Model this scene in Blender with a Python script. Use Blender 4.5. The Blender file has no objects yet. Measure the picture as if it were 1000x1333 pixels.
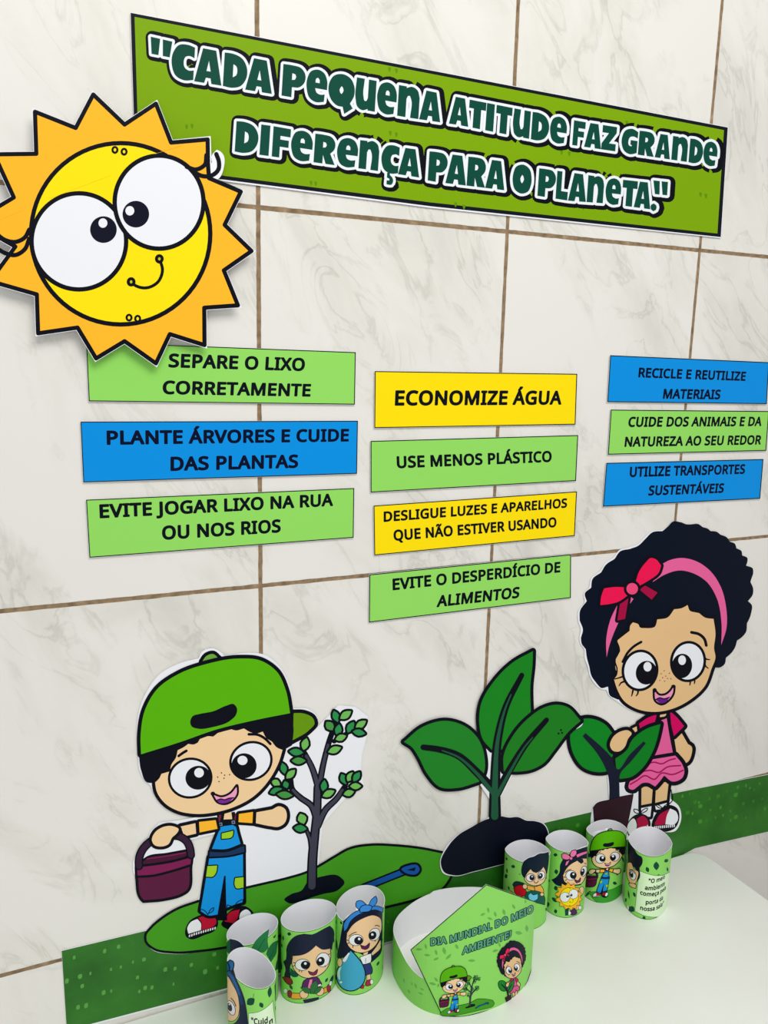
import bpy, math, random
import numpy as np
from mathutils import Vector, Matrix
from mathutils.geometry import tessellate_polygon, delaunay_2d_cdt

random.seed(7)
SC = bpy.context.scene
COL = SC.collection

# ------------------------------------------------------------------ camera
FOCAL = 1068.82                                   # in pixels of the 1000 x 1333 frame
CAM = Vector((-0.2540, -0.8854, 1.5297))
CAM_ROT = Matrix(((0.9097, -0.0580, 0.4112), (-0.4147, -0.1800, 0.8920), (0.0223, -0.9819, -0.1878)))
cam_data = bpy.data.cameras.new('camera')
cam_data.sensor_fit = 'HORIZONTAL'
cam_data.sensor_width = 36.0
cam_data.lens = FOCAL / 1000 * 36.0
cam_data.clip_start = 0.02
cam = bpy.data.objects.new('camera', cam_data)
_r, _d, _f = CAM_ROT.col[0], CAM_ROT.col[1], CAM_ROT.col[2]
cam.matrix_world = Matrix(((_r[0], -_d[0], -_f[0], CAM[0]), (_r[1], -_d[1], -_f[1], CAM[1]),
                           (_r[2], -_d[2], -_f[2], CAM[2]), (0, 0, 0, 1)))
COL.objects.link(cam)
SC.camera = cam

# ------------------------------------------------------------------ light
world = bpy.data.worlds.new('room_light')
SC.world = world
world.use_nodes = True
world.node_tree.nodes['Background'].inputs[0].default_value = (0.95, 0.975, 1.0, 1)
world.node_tree.nodes['Background'].inputs[1].default_value = 0.58


def area_light(name, loc, target, size, power, color):
    d = bpy.data.lights.new(name, 'AREA')
    d.shape = 'RECTANGLE'
    d.size, d.size_y = size
    d.energy = power
    d.color = color
    o = bpy.data.objects.new(name, d)
    o.location = loc
    o.rotation_euler = (Vector(target) - Vector(loc)).to_track_quat('-Z', 'Y').to_euler()
    COL.objects.link(o)
    return o


area_light('ceiling_lamp_light', (0.15, -1.30, 2.64), (0.3, -0.25, 0.9), (1.2, 0.8), 20.5, (1.0, 0.98, 0.94))
area_light('window_light', (-1.2, -2.8, 1.5), (0.2, 0.0, 1.1), (1.4, 1.4), 7.5, (0.97, 0.985, 1.0))  # soft fill added behind the camera to even out the wall, no actual window

SC.view_settings.view_transform = 'Standard'
SC.view_settings.look = 'None'
SC.view_settings.gamma = 1.0
SC.view_settings.exposure = 0.0
SC.view_settings.use_curve_mapping = False

# ------------------------------------------------------------------ materials


def lin(c):
    c = c / 255.0
    return c / 12.92 if c <= 0.04045 else ((c + 0.055) / 1.055) ** 2.4


MATS = {}


def paint(rgb, rough=0.45, spec=0.08):
    key = (tuple(rgb), rough, spec)
    if key not in MATS:
        m = bpy.data.materials.new('print_%d_%d_%d' % tuple(rgb))
        m.use_nodes = True
        b = m.node_tree.nodes['Principled BSDF']
        b.inputs['Base Color'].default_value = (lin(rgb[0]), lin(rgb[1]), lin(rgb[2]), 1)
        b.inputs['Roughness'].default_value = rough
        b.inputs['Specular IOR Level'].default_value = spec
        MATS[key] = m
    return MATS[key]


class Nodes:
    def __init__(self, name):
        self.m = bpy.data.materials.new(name)
        self.m.use_nodes = True
        self.t = self.m.node_tree
        self.b = self.t.nodes['Principled BSDF']

    def n(self, kind, **kw):
        nd = self.t.nodes.new(kind)
        for k, v in kw.items():
            setattr(nd, k, v)
        return nd

    def put(self, sock, val):
        if isinstance(val, bpy.types.NodeSocket):
            self.t.links.new(val, sock)
        else:
            sock.default_value = val

    def math(self, op, a, b=0.0, c=0.0):
        nd = self.n('ShaderNodeMath', operation=op)
        for s, v in zip(nd.inputs, (a, b, c)):
            self.put(s, v)
        return nd.outputs[0]

    def noise(self, vec, scale, detail=3.0, rough=0.5, dist=0.0):
        nd = self.n('ShaderNodeTexNoise')
        self.put(nd.inputs['Vector'], vec)
        nd.inputs['Scale'].default_value = scale
        nd.inputs['Detail'].default_value = detail
        nd.inputs['Roughness'].default_value = rough
        nd.inputs['Distortion'].default_value = dist
        return nd.outputs[0]

    def ramp(self, fac, stops):
        nd = self.n('ShaderNodeValToRGB')
        self.put(nd.inputs[0], fac)
        e = nd.color_ramp.elements
        while len(e) < len(stops):
            e.new(0.5)
        for el, (p, c) in zip(e, stops):
            el.position = p
            el.color = (lin(c[0]), lin(c[1]), lin(c[2]), 1) if isinstance(c, tuple) else (c, c, c, 1)
        return nd.outputs[0]

    def mix(self, fac, a, b):
        nd = self.n('ShaderNodeMix', data_type='RGBA')
        self.put(nd.inputs[0], fac)
        self.put(nd.inputs[6], a)
        self.put(nd.inputs[7], b)
        return nd.outputs[2]


def rgba(c):
    return (lin(c[0]), lin(c[1]), lin(c[2]), 1)


TILE_W, TILE_H, TILE_X0, TILE_Z0 = 0.31, 0.4136, 0.0, 1.6795


def tile_material():
    k = Nodes('marbled_wall_tile')
    geo = k.n('ShaderNodeNewGeometry')
    sep = k.n('ShaderNodeSeparateXYZ')
    k.put(sep.inputs[0], geo.outputs['Position'])
    wob = k.noise(geo.outputs['Position'], 60.0, 2.0)
    wob = k.math('MULTIPLY', k.math('SUBTRACT', wob, 0.5), 0.0016)
    u = k.math('DIVIDE', k.math('SUBTRACT', sep.outputs[0], TILE_X0), TILE_W)
    v = k.math('DIVIDE', k.math('SUBTRACT', sep.outputs[2], TILE_Z0), TILE_H)

    def edge(t, size):                             # metres to the nearest joint
        fr = k.math('FRACT', k.math('ADD', t, 100.5))
        return k.math('MULTIPLY', k.math('ABSOLUTE', k.math('SUBTRACT', fr, 0.5)), size)
    du = k.math('ADD', edge(u, TILE_W), wob)
    dv = k.math('ADD', edge(v, TILE_H), wob)
    d = k.math('MINIMUM', du, dv)
    joint = k.math('SUBTRACT', 1.0, k.math('MINIMUM', 1.0, k.math('MULTIPLY', k.math('MAXIMUM', k.math('SUBTRACT', d, 0.0021), 0.0), 1800.0)))
    joint = k.math('MAXIMUM', joint, 0.0)
    cell = k.n('ShaderNodeCombineXYZ')
    k.put(cell.inputs[0], k.math('FLOOR', u))
    k.put(cell.inputs[1], k.math('FLOOR', v))
    wn = k.n('ShaderNodeTexWhiteNoise', noise_dimensions='3D')
    k.put(wn.inputs['Vector'], cell.outputs[0])
    off = k.n('ShaderNodeVectorMath', operation='MULTIPLY_ADD')
    k.put(off.inputs[0], wn.outputs['Color'])
    off.inputs[1].default_value = (7, 7, 7)
    k.put(off.inputs[2], geo.outputs['Position'])
    def along_axis(v, scale):
        nd = k.n('ShaderNodeVectorMath', operation='DOT_PRODUCT')
        k.put(nd.inputs[0], off.outputs[0])
        nd.inputs[1].default_value = v
        return k.math('MULTIPLY', nd.outputs['Value'], scale)
    grain = k.n('ShaderNodeCombineXYZ')                # streaks run down to the right
    k.put(grain.inputs[0], along_axis((0.53, 0, -0.85), 0.6))
    k.put(grain.inputs[1], along_axis((0.85, 0, 0.53), 1.35))
    blot = k.noise(grain.outputs[0], 5.0, 6.0, 0.62, 0.5)
    vein = k.noise(grain.outputs[0], 9.0, 5.0, 0.55, 1.6)
    vein = k.math('ABSOLUTE', k.math('SUBTRACT', vein, 0.5))
    patch = k.ramp(blot, [(0.47, (230, 227, 221)), (0.57, (224, 221, 213)), (0.74, (207, 205, 197))])
    veinmask = k.ramp(vein, [(0.0, 0.42), (0.03, 0.0), (1.0, 0.0)])
    where = k.ramp(blot, [(0.46, 0.0), (0.60, 1.0)])
    marble = k.mix(k.math('MULTIPLY', veinmask, where), patch, rgba((176, 174, 164)))
    gr = k.ramp(k.noise(geo.outputs['Position'], 90.0, 3.0), [(0.3, (112, 92, 68)), (0.6, (154, 128, 98)), (0.8, (182, 160, 132))])
    k.put(k.b.inputs['Base Color'], k.mix(joint, marble, gr))
    k.put(k.b.inputs['Roughness'], k.math('MULTIPLY_ADD', joint, 0.5, 0.32))
    k.b.inputs['Specular IOR Level'].default_value = 0.25
    bp = k.n('ShaderNodeBump')
    bp.inputs['Strength'].default_value = 0.6
    bp.inputs['Distance'].default_value = 0.0012
    k.put(bp.inputs['Height'], k.math('SUBTRACT', 1.0, joint))
    k.put(k.b.inputs['Normal'], bp.outputs[0])
    return k.m


def table_material():
    k = Nodes('white_moulded_tabletop')
    geo = k.n('ShaderNodeNewGeometry')
    n = k.noise(geo.outputs['Position'], 5.0, 4.0)
    k.put(k.b.inputs['Base Color'], k.ramp(n, [(0.35, (245, 247, 241)), (0.7, (239, 240, 233))]))
    k.b.inputs['Roughness'].default_value = 0.30
    k.b.inputs['Specular IOR Level'].default_value = 0.35
    return k.m


def grass_print_material():
    k = Nodes('grass_green_print')
    geo = k.n('ShaderNodeNewGeometry')
    n = k.noise(geo.outputs['Position'], 14.0, 4.0)
    f = k.noise(geo.outputs['Position'], 300.0, 2.0)
    base = k.ramp(n, [(0.30, (26, 94, 16)), (0.70, (52, 128, 34))])
    k.put(k.b.inputs['Base Color'], k.mix(k.math('MULTIPLY', f, 0.25), base, rgba((22, 84, 14))))
    k.b.inputs['Roughness'].default_value = 0.4
    k.b.inputs['Specular IOR Level'].default_value = 0.3
    return k.m


# ------------------------------------------------------------------ plain meshes


def mesh_object(name, verts, faces, mats, parent=None, idx=None, smooth=False):
    me = bpy.data.meshes.new(name)
    me.from_pydata(verts, [], faces)
    for m in mats:
        me.materials.append(m)
    if idx:
        me.polygons.foreach_set('material_index', idx)
    if smooth:
        me.polygons.foreach_set('use_smooth', [True] * len(me.polygons))
    me.update()
    o = bpy.data.objects.new(name, me)
    COL.objects.link(o)
    if parent:
        o.parent = parent
    return o


def tag(o, label=None, cat=None, group=None, kind=None):
    for k, v in (('label', label), ('category', cat), ('group', group), ('kind', kind)):
        if v:
            o[k] = v
    return o


def box(name, lo, hi, mat, parent=None, bevel=0.0):
    x0, y0, z0 = lo
    x1, y1, z1 = hi
    v = [(x, y, z) for z in (z0, z1) for y in (y0, y1) for x in (x0, x1)]
    f = [(0, 2, 3, 1), (4, 5, 7, 6), (0, 1, 5, 4), (2, 6, 7, 3), (0, 4, 6, 2), (1, 3, 7, 5)]
    o = mesh_object(name, v, f, [mat], parent)
    if bevel:
        b = o.modifiers.new('bevel', 'BEVEL')
        b.width = bevel
        b.segments = 4
    return o


# ------------------------------------------------------------------ printed surfaces
# A surface turns the place where a sight line of the photograph meets it into its own
# (a, b) coordinates in metres, and (a, b, height above the paper) into a point of the room.


def sight(px, py):
    return CAM_ROT @ Vector(((px - 500) / FOCAL, (py - 666.5) / FOCAL, 1.0))


class Flat:
    """paper held a little in front of the tiled wall (the plane y = 0)"""
    step = 0.00002
    lines = None

    def __init__(self, gap):
        self.gap = gap

    def inv(self, px, py):
        d = sight(px, py)
        t = (-self.gap - CAM[1]) / d[1]
        return (CAM[0] + t * d[0], CAM[2] + t * d[2])

    def fwd(self, a, b, off):
        return (a, -(self.gap + off), b)


class Bent:
    """paper standing on the table, following a closed outline seen from above"""
    step = 0.00003

    def __init__(self, outline, z0, facets, front):
        pts = [Vector(p) for p in outline]
        acc = [0.0]
        for i in range(len(pts)):
            acc.append(acc[-1] + (pts[(i + 1) % len(pts)] - pts[i]).length)
        total = acc[-1]
        self.n = facets
        self.L = total / facets
        start = acc[front] - total / 2
        self.v = []
        for k in range(facets + 1):
            s = (start + k * self.L) % total
            i = max(j for j in range(len(pts)) if acc[j] <= s + 1e-9)
            t = (s - acc[i]) / max(acc[i + 1] - acc[i], 1e-9)
            self.v.append(pts[i].lerp(pts[(i + 1) % len(pts)], t))
        self.nv = []
        for k in range(facets + 1):
            p, q = self.v[(k - 1) % facets], self.v[(k + 1) % facets]
            d = (q - p).normalized()
            self.nv.append(Vector((d[1], -d[0])))
        self.half = total / 2
        self.z0 = z0

    def inv(self, px, py, far=False):
        d = sight(px, py)
        c, e = Vector((CAM[0], CAM[1])), Vector((d[0], d[1]))
        best = None
        for k in range(self.n):
            p, q = self.v[k], self.v[k + 1]
            w = q - p
            den = e[0] * w[1] - e[1] * w[0]
            if abs(den) < 1e-12:
                continue
            r = p - c
            t = (r[0] * w[1] - r[1] * w[0]) / den
            u = (r[0] * e[1] - r[1] * e[0]) / den
            if -1e-6 <= u <= 1 + 1e-6 and t > 0:
                if best is None or (t > best[0]) == far:
                    best = (t, -self.half + (k + u) * self.L)
        if best is None:                           # just past the silhouette
            k = min(range(self.n + 1), key=lambda i: abs((self.v[i] - c).normalized().cross(e.normalized())))
            t = (self.v[k] - c).length / e.length
            best = (t, -self.half + k * self.L)
        return (best[1], max(CAM[2] + best[0] * d[2] - self.z0, 0.0003))

    def fwd(self, a, b, off):
        x = (a + self.half) / self.L
        k = min(max(int(math.floor(x)), 0), self.n - 1)
        t = x - k
        p = self.v[k].lerp(self.v[k + 1], t) + self.nv[k].lerp(self.nv[k + 1], t) * off
        return (p[0], p[1], self.z0 + b)


def clip(poly, a, keep_right):
    out = []
    for i in range(len(poly)):
        p, q = poly[i], poly[(i + 1) % len(poly)]
        pin = (p[0] >= a) if keep_right else (p[0] <= a)
        qin = (q[0] >= a) if keep_right else (q[0] <= a)
        if pin:
            out.append(p)
        if pin != qin:
            t = (a - p[0]) / (q[0] - p[0])
            out.append((a, p[1] + t * (q[1] - p[1])))
    return out


def slice_faces(surf, polys):
    if not isinstance(surf, Bent):
        return polys
    out = []
    for po in polys:
        lo, hi = min(p[0] for p in po), max(p[0] for p in po)
        k0 = int(math.floor((lo + surf.half) / surf.L + 1e-6))
        k1 = int(math.ceil((hi + surf.half) / surf.L - 1e-6))
        if k1 - k0 <= 1:
            out.append(po)
            continue
        for k in range(k0, k1):
            c = clip(clip(po, -surf.half + k * surf.L, True), -surf.half + (k + 1) * surf.L, False)
            if len(c) >= 3:
                out.append(c)
    return out


def area2(po):
    return sum(po[i][0] * po[(i + 1) % len(po)][1] - po[(i + 1) % len(po)][0] * po[i][1] for i in range(len(po)))


def dedupe(pts):
    out = []
    for p in pts:
        if not out or abs(p[0] - out[-1][0]) + abs(p[1] - out[-1][1]) > 1e-7:
            out.append(p)
    while len(out) > 1 and abs(out[0][0] - out[-1][0]) + abs(out[0][1] - out[-1][1]) < 1e-7:
        out.pop()
    return out


def inside(p, loop):
    c = False
    for i in range(len(loop)):
        (x1, y1), (x2, y2) = loop[i - 1], loop[i]
        if (y1 > p[1]) != (y2 > p[1]) and p[0] < (x2 - x1) * (p[1] - y1) / (y2 - y1) + x1:
            c = not c
    return c


def fill_loops(loops):
    """triangles of the areas inside the loops; a loop lying in another one is a hole"""
    loops = [dedupe(l) for l in loops]
    loops = [l for l in loops if len(l) >= 3]
    depth = [sum(1 for m in loops if m is not l and inside(l[0], m)) for l in loops]
    res = []
    for l, d in zip(loops, depth):
        if d % 2:
            continue
        group = [l] + [h for h, e in zip(loops, depth) if e % 2 and inside(h[0], l)]
        flat = [p for g in group for p in g]
        for t in tessellate_polygon([[Vector((p[0], p[1], 0)) for p in g] for g in group]):
            po = [flat[i] for i in t]
            a = area2(po)
            if abs(a) > 1e-14:
                res.append(po if a > 0 else po[::-1])
    return res


def union(polys):
    """non-overlapping triangles covering the same area as the overlapping polygons"""
    polys = [dedupe(p) for p in polys]
    polys = [p if area2(p) > 0 else p[::-1] for p in polys if len(p) >= 3 and abs(area2(p)) > 1e-13]
    if len(polys) < 2:
        return polys
    ox, oy = polys[0][0]
    verts, faces = [], []
    for p in polys:
        faces.append(list(range(len(verts), len(verts) + len(p))))
        verts += [Vector(((x - ox) * 1000, (y - oy) * 1000)) for x, y in p]
    v, _, f, _, _, _ = delaunay_2d_cdt(verts, [], faces, 0, 1e-5)
    tri = np.array([t for t in f if len(t) == 3])
    pts = np.array([(p[0], p[1]) for p in v])
    mid = pts[tri].mean(axis=1)
    order = np.argsort(mid[:, 0])
    mx, my = mid[order, 0], mid[order, 1]
    keep = np.zeros(len(tri), bool)
    for fc in faces:                               # keep what lies in at least one of the (convex) pieces
        q = [(verts[i][0], verts[i][1]) for i in fc]
        lo, hi = np.searchsorted(mx, (min(p[0] for p in q), max(p[0] for p in q)))
        if lo == hi:
            continue
        ok = np.ones(hi - lo, bool)
        for (x0, y0), (x1, y1) in zip(q, q[1:] + q[:1]):
            ok &= (x1 - x0) * (my[lo:hi] - y0) - (y1 - y0) * (mx[lo:hi] - x0) >= -1e-7
        keep[lo:hi] |= ok
    pts = pts / 1000 + (ox, oy)
    return [[tuple(pts[i]) for i in t] for t in tri[order[keep]]]


# ------------------------------------------------------------------ traced paths


def parse(path):
    """'x,y x,y! ...' : a smooth line through the points; '!' marks a corner"""
    res = []
    for w in path.split():
        c = w.endswith('!')
        x, y = (w[:-1] if c else w).split(',')
        res.append((float(x), float(y), c))
    return res


def smooth_path(pts, closed, step):
    n = len(pts)
    if n < 3:
        return [(p[0], p[1]) for p in pts]
    out = []
    for i in range(n if closed else n - 1):
        p1, p2 = pts[i], pts[(i + 1) % n]
        p0 = pts[(i - 1) % n] if (closed or i > 0) else p1
        p3 = pts[(i + 2) % n] if (closed or i + 2 < n) else p2
        L = math.hypot(p2[0] - p1[0], p2[1] - p1[1])
        if p1[2] and p2[2]:
            k = 1
        else:
            k = max(1, min(14, int(L / step)))

        def tan(pa, pb, pc):
            la, lb = math.hypot(pb[0] - pa[0], pb[1] - pa[1]), math.hypot(pc[0] - pb[0], pc[1] - pb[1])
            if la + lb < 1e-9:
                return (0, 0)
            if la < 1e-9 or lb < 1e-9:
                return ((pc[0] - pa[0]) / (la + lb), (pc[1] - pa[1]) / (la + lb))
            a = ((pb[0] - pa[0]) / la, (pb[1] - pa[1]) / la)
            b = ((pc[0] - pb[0]) / lb, (pc[1] - pb[1]) / lb)
            w = lb / (la + lb)
            return (a[0] * w + b[0] * (1 - w), a[1] * w + b[1] * (1 - w))
        d = ((p2[0] - p1[0]) / max(L, 1e-9), (p2[1] - p1[1]) / max(L, 1e-9))
        t1 = d if p1[2] else tan(p0, p1, p2)
        t2 = d if p2[2] else tan(p1, p2, p3)
        for j in range(k):
            t = j / k
            h00, h10 = 2 * t ** 3 - 3 * t * t + 1, t ** 3 - 2 * t * t + t
            h01, h11 = -2 * t ** 3 + 3 * t * t, t ** 3 - t * t
            out.append((h00 * p1[0] + h10 * t1[0] * L + h01 * p2[0] + h11 * t2[0] * L,
                        h00 * p1[1] + h10 * t1[1] * L + h01 * p2[1] + h11 * t2[1] * L))
    if not closed:
        out.append((pts[-1][0], pts[-1][1]))
    return out


def disc(x, y, r, k=10):
    return [(x + r * math.cos(2 * math.pi * i / k), y + r * math.sin(2 * math.pi * i / k)) for i in range(k)]


def ribbon(pts, w0, w1, closed):
    """polygons covering a band along the points; smooth bends share their edge, sharp ones get a round joint"""
    pts = dedupe(pts) if closed else [p for i, p in enumerate(pts) if i == 0 or math.hypot(p[0] - pts[i - 1][0], p[1] - pts[i - 1][1]) > 1e-9]
    n = len(pts)
    if n < 2:
        return []
    m = n if closed else n - 1
    nrm, lens = [], []
    for i in range(m):
        p, q = pts[i], pts[(i + 1) % n]
        L = math.hypot(q[0] - p[0], q[1] - p[1])
        lens.append(L)
        nrm.append((-(q[1] - p[1]) / L, (q[0] - p[0]) / L))
    tot = sum(lens)
    out, s = [], 0.0
    for i in range(m):
        p, q = pts[i], pts[(i + 1) % n]
        ra = (w0 + (w1 - w0) * s / tot) / 2
        s += lens[i]
        rb = (w0 + (w1 - w0) * s / tot) / 2

        def corner(at, r, k):                      # the joint between piece i and its neighbour k
            a = nrm[i]
            if k is None:
                return a[0] * r, a[1] * r, True
            b = nrm[k]
            d = a[0] * b[0] + a[1] * b[1]
            if d < 0.86:
                return a[0] * r, a[1] * r, True
            return (a[0] + b[0]) / (1 + d) * r, (a[1] + b[1]) / (1 + d) * r, False
        ka = i - 1 if (i > 0 or closed) else None
        kb = (i + 1) % m if (i < m - 1 or closed) else None
        ax, ay, cap_a = corner(p, ra, ka)
        bx, by, cap_b = corner(q, rb, kb)
        out.append([(p[0] + ax, p[1] + ay), (p[0] - ax, p[1] - ay), (q[0] - bx, q[1] - by), (q[0] + bx, q[1] + by)])
        if cap_a:
            out.append(disc(p[0], p[1], ra, 8 if ra < 1.6 else 14))
        if cap_b and kb is None:
            out.append(disc(q[0], q[1], rb, 8 if rb < 1.6 else 14))
    return out


def grow(pts, g):
    if area2(pts) < 0:
        pts = pts[::-1]
    n = len(pts)
    out = []
    for i in range(n):
        a, b, c = pts[i - 1], pts[i], pts[(i + 1) % n]
        l1, l2 = math.hypot(b[0] - a[0], b[1] - a[1]), math.hypot(c[0] - b[0], c[1] - b[1])
        if l1 < 1e-6 or l2 < 1e-6:
            continue
        n1 = ((b[1] - a[1]) / l1, -(b[0] - a[0]) / l1)
        n2 = ((c[1] - b[1]) / l2, -(c[0] - b[0]) / l2)
        k = max(1 + n1[0] * n2[0] + n1[1] * n2[1], 0.55)
        out.append((b[0] + g * (n1[0] + n2[0]) / k, b[1] + g * (n1[1] + n2[1]) / k))
    return out


BLACK = (7, 9, 22)
TRACKING = 26                                      # extra space between letters
INK = 1.25                                         # drawn outlines run a little fuller than traced
WHITE = (236, 237, 242)


class Art:
    """a printed picture: a sheet of paper, and on it parts made of flat inked areas"""

    def __init__(self, surf, name, whole=None, root=None, base=0.0):
        self.s = surf
        self.name = name
        self.whole = whole                          # a small picture: everything in this one part
        self.parts = []                             # [name, parent index, label, faces, material index, materials]
        self.placed = []
        self.z = 0
        self.frame(0, 0, 1)
        self.M = None
        self.k = 1.0
        self.base = base
        self.root = root
        self.cur = None
        if whole:
            self._new(whole, None, None)

    # -- tracing frame
    def frame(self, x0, y0, sc):
        self.fx, self.fy, self.fs = x0, y0, sc

    def place(self, src, dst, sx, sy, deg):         # move a whole picture elsewhere, smaller
        c, s = math.cos(math.radians(deg)), math.sin(math.radians(deg))
        self.M = (src, dst, c * sx, -s * sy, s * sx, c * sy)
        self.k = math.sqrt(abs(sx * sy))

    def px(self, x, y):
        X, Y = self.fx + x / self.fs, self.fy + y / self.fs
        if self.M:
            (ax, ay), (bx, by), m0, m1, m2, m3 = self.M
            dx, dy = X - ax, Y - ay
            X, Y = bx + m0 * dx + m1 * dy, by + m2 * dx + m3 * dy
        return (X, Y)

    def trace(self, path, closed=True, pre=None):
        raw = pre if pre is not None else [(*self.px(x, y), c) for x, y, c in parse(path)]
        return smooth_path(raw, closed, 2.2)

    # -- parts
    def _new(self, name, parent, label):
        self.parts.append([name, parent, label, [], [], []])
        self.cur = len(self.parts) - 1

    def part(self, name, label=None):
        if not self.whole:
            self._new(name, None, label)
            self.top = self.cur
        return self

    def sub(self, name, label=None):
        if not self.whole:
            self._new(name, self.top, label)
        return self

    def back(self):
        if not self.whole:
            self.cur = self.top
        return self

    # -- ink
    def lay(self, polys_ab, color, lift=None):
        """polygons in surface coordinates, laid on top of all ink they may overlap"""
        polys_ab = [p for p in polys_ab if len(p) >= 3]
        if not polys_ab:
            return
        xs = [p[0] for po in polys_ab for p in po]
        ys = [p[1] for po in polys_ab for p in po]
        bb = (min(xs), min(ys), max(xs), max(ys))
        z = 0
        for o, oz in self.placed:
            if oz > z and o[0] < bb[2] and bb[0] < o[2] and o[1] < bb[3] and bb[1] < o[3]:
                z = oz
        z += 1
        self.placed.append((bb, z))
        off = self.base + z * self.s.step
        _, _, _, faces, midx, mats = self.parts[self.cur]
        mat = color if isinstance(color, bpy.types.Material) else paint(color)
        if mat not in mats:
            mats.append(mat)
        i = mats.index(mat)
        for po in slice_faces(self.s, [p if area2(p) > 0 else p[::-1] for p in polys_ab]):
            faces.append([self.s.fwd(a, b, off) for a, b in po])
            midx.append(i)

    def lay_px(self, loops, color):
        self.lay(fill_loops([[self.s.inv(*p) for p in l] for l in loops]), color)

    def rib_px(self, pts, w0, w1, closed, color):
        self.lay(union([[self.s.inv(*p) for p in po] for po in ribbon(pts, w0, w1, closed)]), color)

    def fill(self, color, path, w=0, edge=BLACK, holes=()):
        """inked area; w = width of the dark outline outside it (photo pixels)"""
        pts = self.trace(path)
        if w:
            w *= self.k * INK
            self.rib_px(pts, 2 * w, 2 * w, True, edge)
        self.lay_px([pts] + [self.trace(h) for h in holes], color)

    def line(self, w, path, color=BLACK, closed=False, w1=None):
        w *= self.k * (INK if w <= 4 and color == BLACK else 1)
        self.rib_px(self.trace(path, closed), w, w if w1 is None else w1 * self.k, closed, color)

    def limb(self, path, w0, w1, color, edge=1.6):   # tapering line with a dark outline
        self.line(w0 + 2 * edge, path, BLACK, False, w1 + 2 * edge)
        self.line(w0, path, color, False, w1)

    def oval_path(self, cx, cy, rx, ry, deg=0):
        c, s = math.cos(math.radians(deg)), math.sin(math.radians(deg))
        size = max(rx, ry) / self.fs * self.k
        k = 72 if size > 40 else 40 if size > 12 else 26 if size > 5 else 14
        return [self.px(cx + rx * math.cos(t) * c - ry * math.sin(t) * s, cy + rx * math.cos(t) * s + ry * math.sin(t) * c)
                for t in [2 * math.pi * i / k for i in range(k)]]

    def oval(self, color, cx, cy, rx, ry, deg=0, w=0, edge=BLACK):
        pts = self.oval_path(cx, cy, rx, ry, deg)
        if w:
            self.rib_px(pts, 2 * w * self.k * INK, 2 * w * self.k * INK, True, edge)
        self.lay_px([pts], color)

    def leaf(self, cx, cy, length, width, deg, color, w=0):
        c, s = math.cos(math.radians(deg)), math.sin(math.radians(deg))
        pts = []
        for x, y in ((-1, 0), (-.5, -.75), (0, -1), (.5, -.7), (1, 0), (.5, .7), (0, 1), (-.5, .75)):
            u, v = x * length / 2, y * width / 2
            pts.append((*self.px(cx + u * c - v * s, cy + u * s + v * c), abs(x) == 1))
        pts = smooth_path(pts, True, 2.2)
        if w:
            self.rib_px(pts, 2 * w * self.k * INK, 2 * w * self.k * INK, True, BLACK)
        self.lay_px([pts], color)

    def text(self, s, bl, br, tl, color, bold=0.062, edge=None, edge_w=0.0):
        """a line of capitals between two baseline ends; tl lies at cap height over the start"""
        a0, a1, a2 = (self.s.inv(*self.px(*p)) for p in (bl, br, tl))
        total = sum(glyph(c)[0] for c in s) + TRACKING * (len(s) - 1)
        lsb = 70
        ux, uy = (a1[0] - a0[0]) / (total - 2 * lsb), (a1[1] - a0[1]) / (total - 2 * lsb)
        vx, vy = (a2[0] - a0[0]) / 573.0, (a2[1] - a0[1]) / 573.0
        sq = 573.0 / (573.0 + bold * 1000)

        def at(x, y):
            y = y * sq + bold * 500 * sq
            return (a0[0] + (x - lsb) * ux + y * vx, a0[1] + (x - lsb) * uy + y * vy)
        self.glyph_run(s, at, color, bold, edge, edge_w)

    def text_along(self, s, path, up, color, bold, edge, edge_w):
        """letters along a traced baseline; up = traced cap height vector"""
        line = [(x, y) for x, y, c in parse(path)]
        acc = [0.0]
        for p, q in zip(line, line[1:]):
            acc.append(acc[-1] + math.hypot(q[0] - p[0], q[1] - p[1]))
        total = sum(glyph(c)[0] for c in s) + TRACKING * (len(s) - 1)
        sq = 573.0 / (573.0 + bold * 1000)

        def at(x, y):
            t = (x - 70) / (total - 140) * acc[-1]
            k = max([i for i in range(len(line) - 1) if acc[i] <= t] or [0])
            f = (t - acc[k]) / (acc[k + 1] - acc[k])
            y = (y * sq + bold * 500 * sq) / 573.0
            return self.s.inv(*self.px(line[k][0] + f * (line[k + 1][0] - line[k][0]) + up[0] * y,
                                       line[k][1] + f * (line[k + 1][1] - line[k][1]) + up[1] * y))
        self.glyph_run(s, at, color, bold, edge, edge_w)

    def text_flat(self, s, start, mm, color, bold=0.062, narrow=1.0):
        """text running level around the paper from a start point; mm = cap height"""
        a0 = self.s.inv(*self.px(*start))
        k = mm / 1000.0 / 573.0
        self.glyph_run(s, lambda x, y: (a0[0] + x * k * narrow, a0[1] + y * k), color, bold, None, 0)

    def glyph_run(self, s, at, color, bold, edge, edge_w):
        x = 0.0
        inks, edges = [], []
        for ch in s:
            adv, loops = glyph(ch)
            L = [[(px + x, py) for px, py in l] for l in loops]
            for l in L:
                inks += [[at(*p) for p in po] for po in ribbon(l, bold * 1000, bold * 1000, True)]
                if edge:
                    ew = bold * 1000 + edge_w
                    edges += [[at(*p) for p in po] for po in ribbon(l, ew, ew, True)]
            if L:
                tri = fill_loops(L)
                inks += [[at(*p) for p in t] for t in tri]
                if edge:
                    edges += [[at(*p) for p in t] for t in tri]
            x += adv + TRACKING
        if edge:
            self.lay(union(edges), edge)
        self.lay(union(inks), color)

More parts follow.
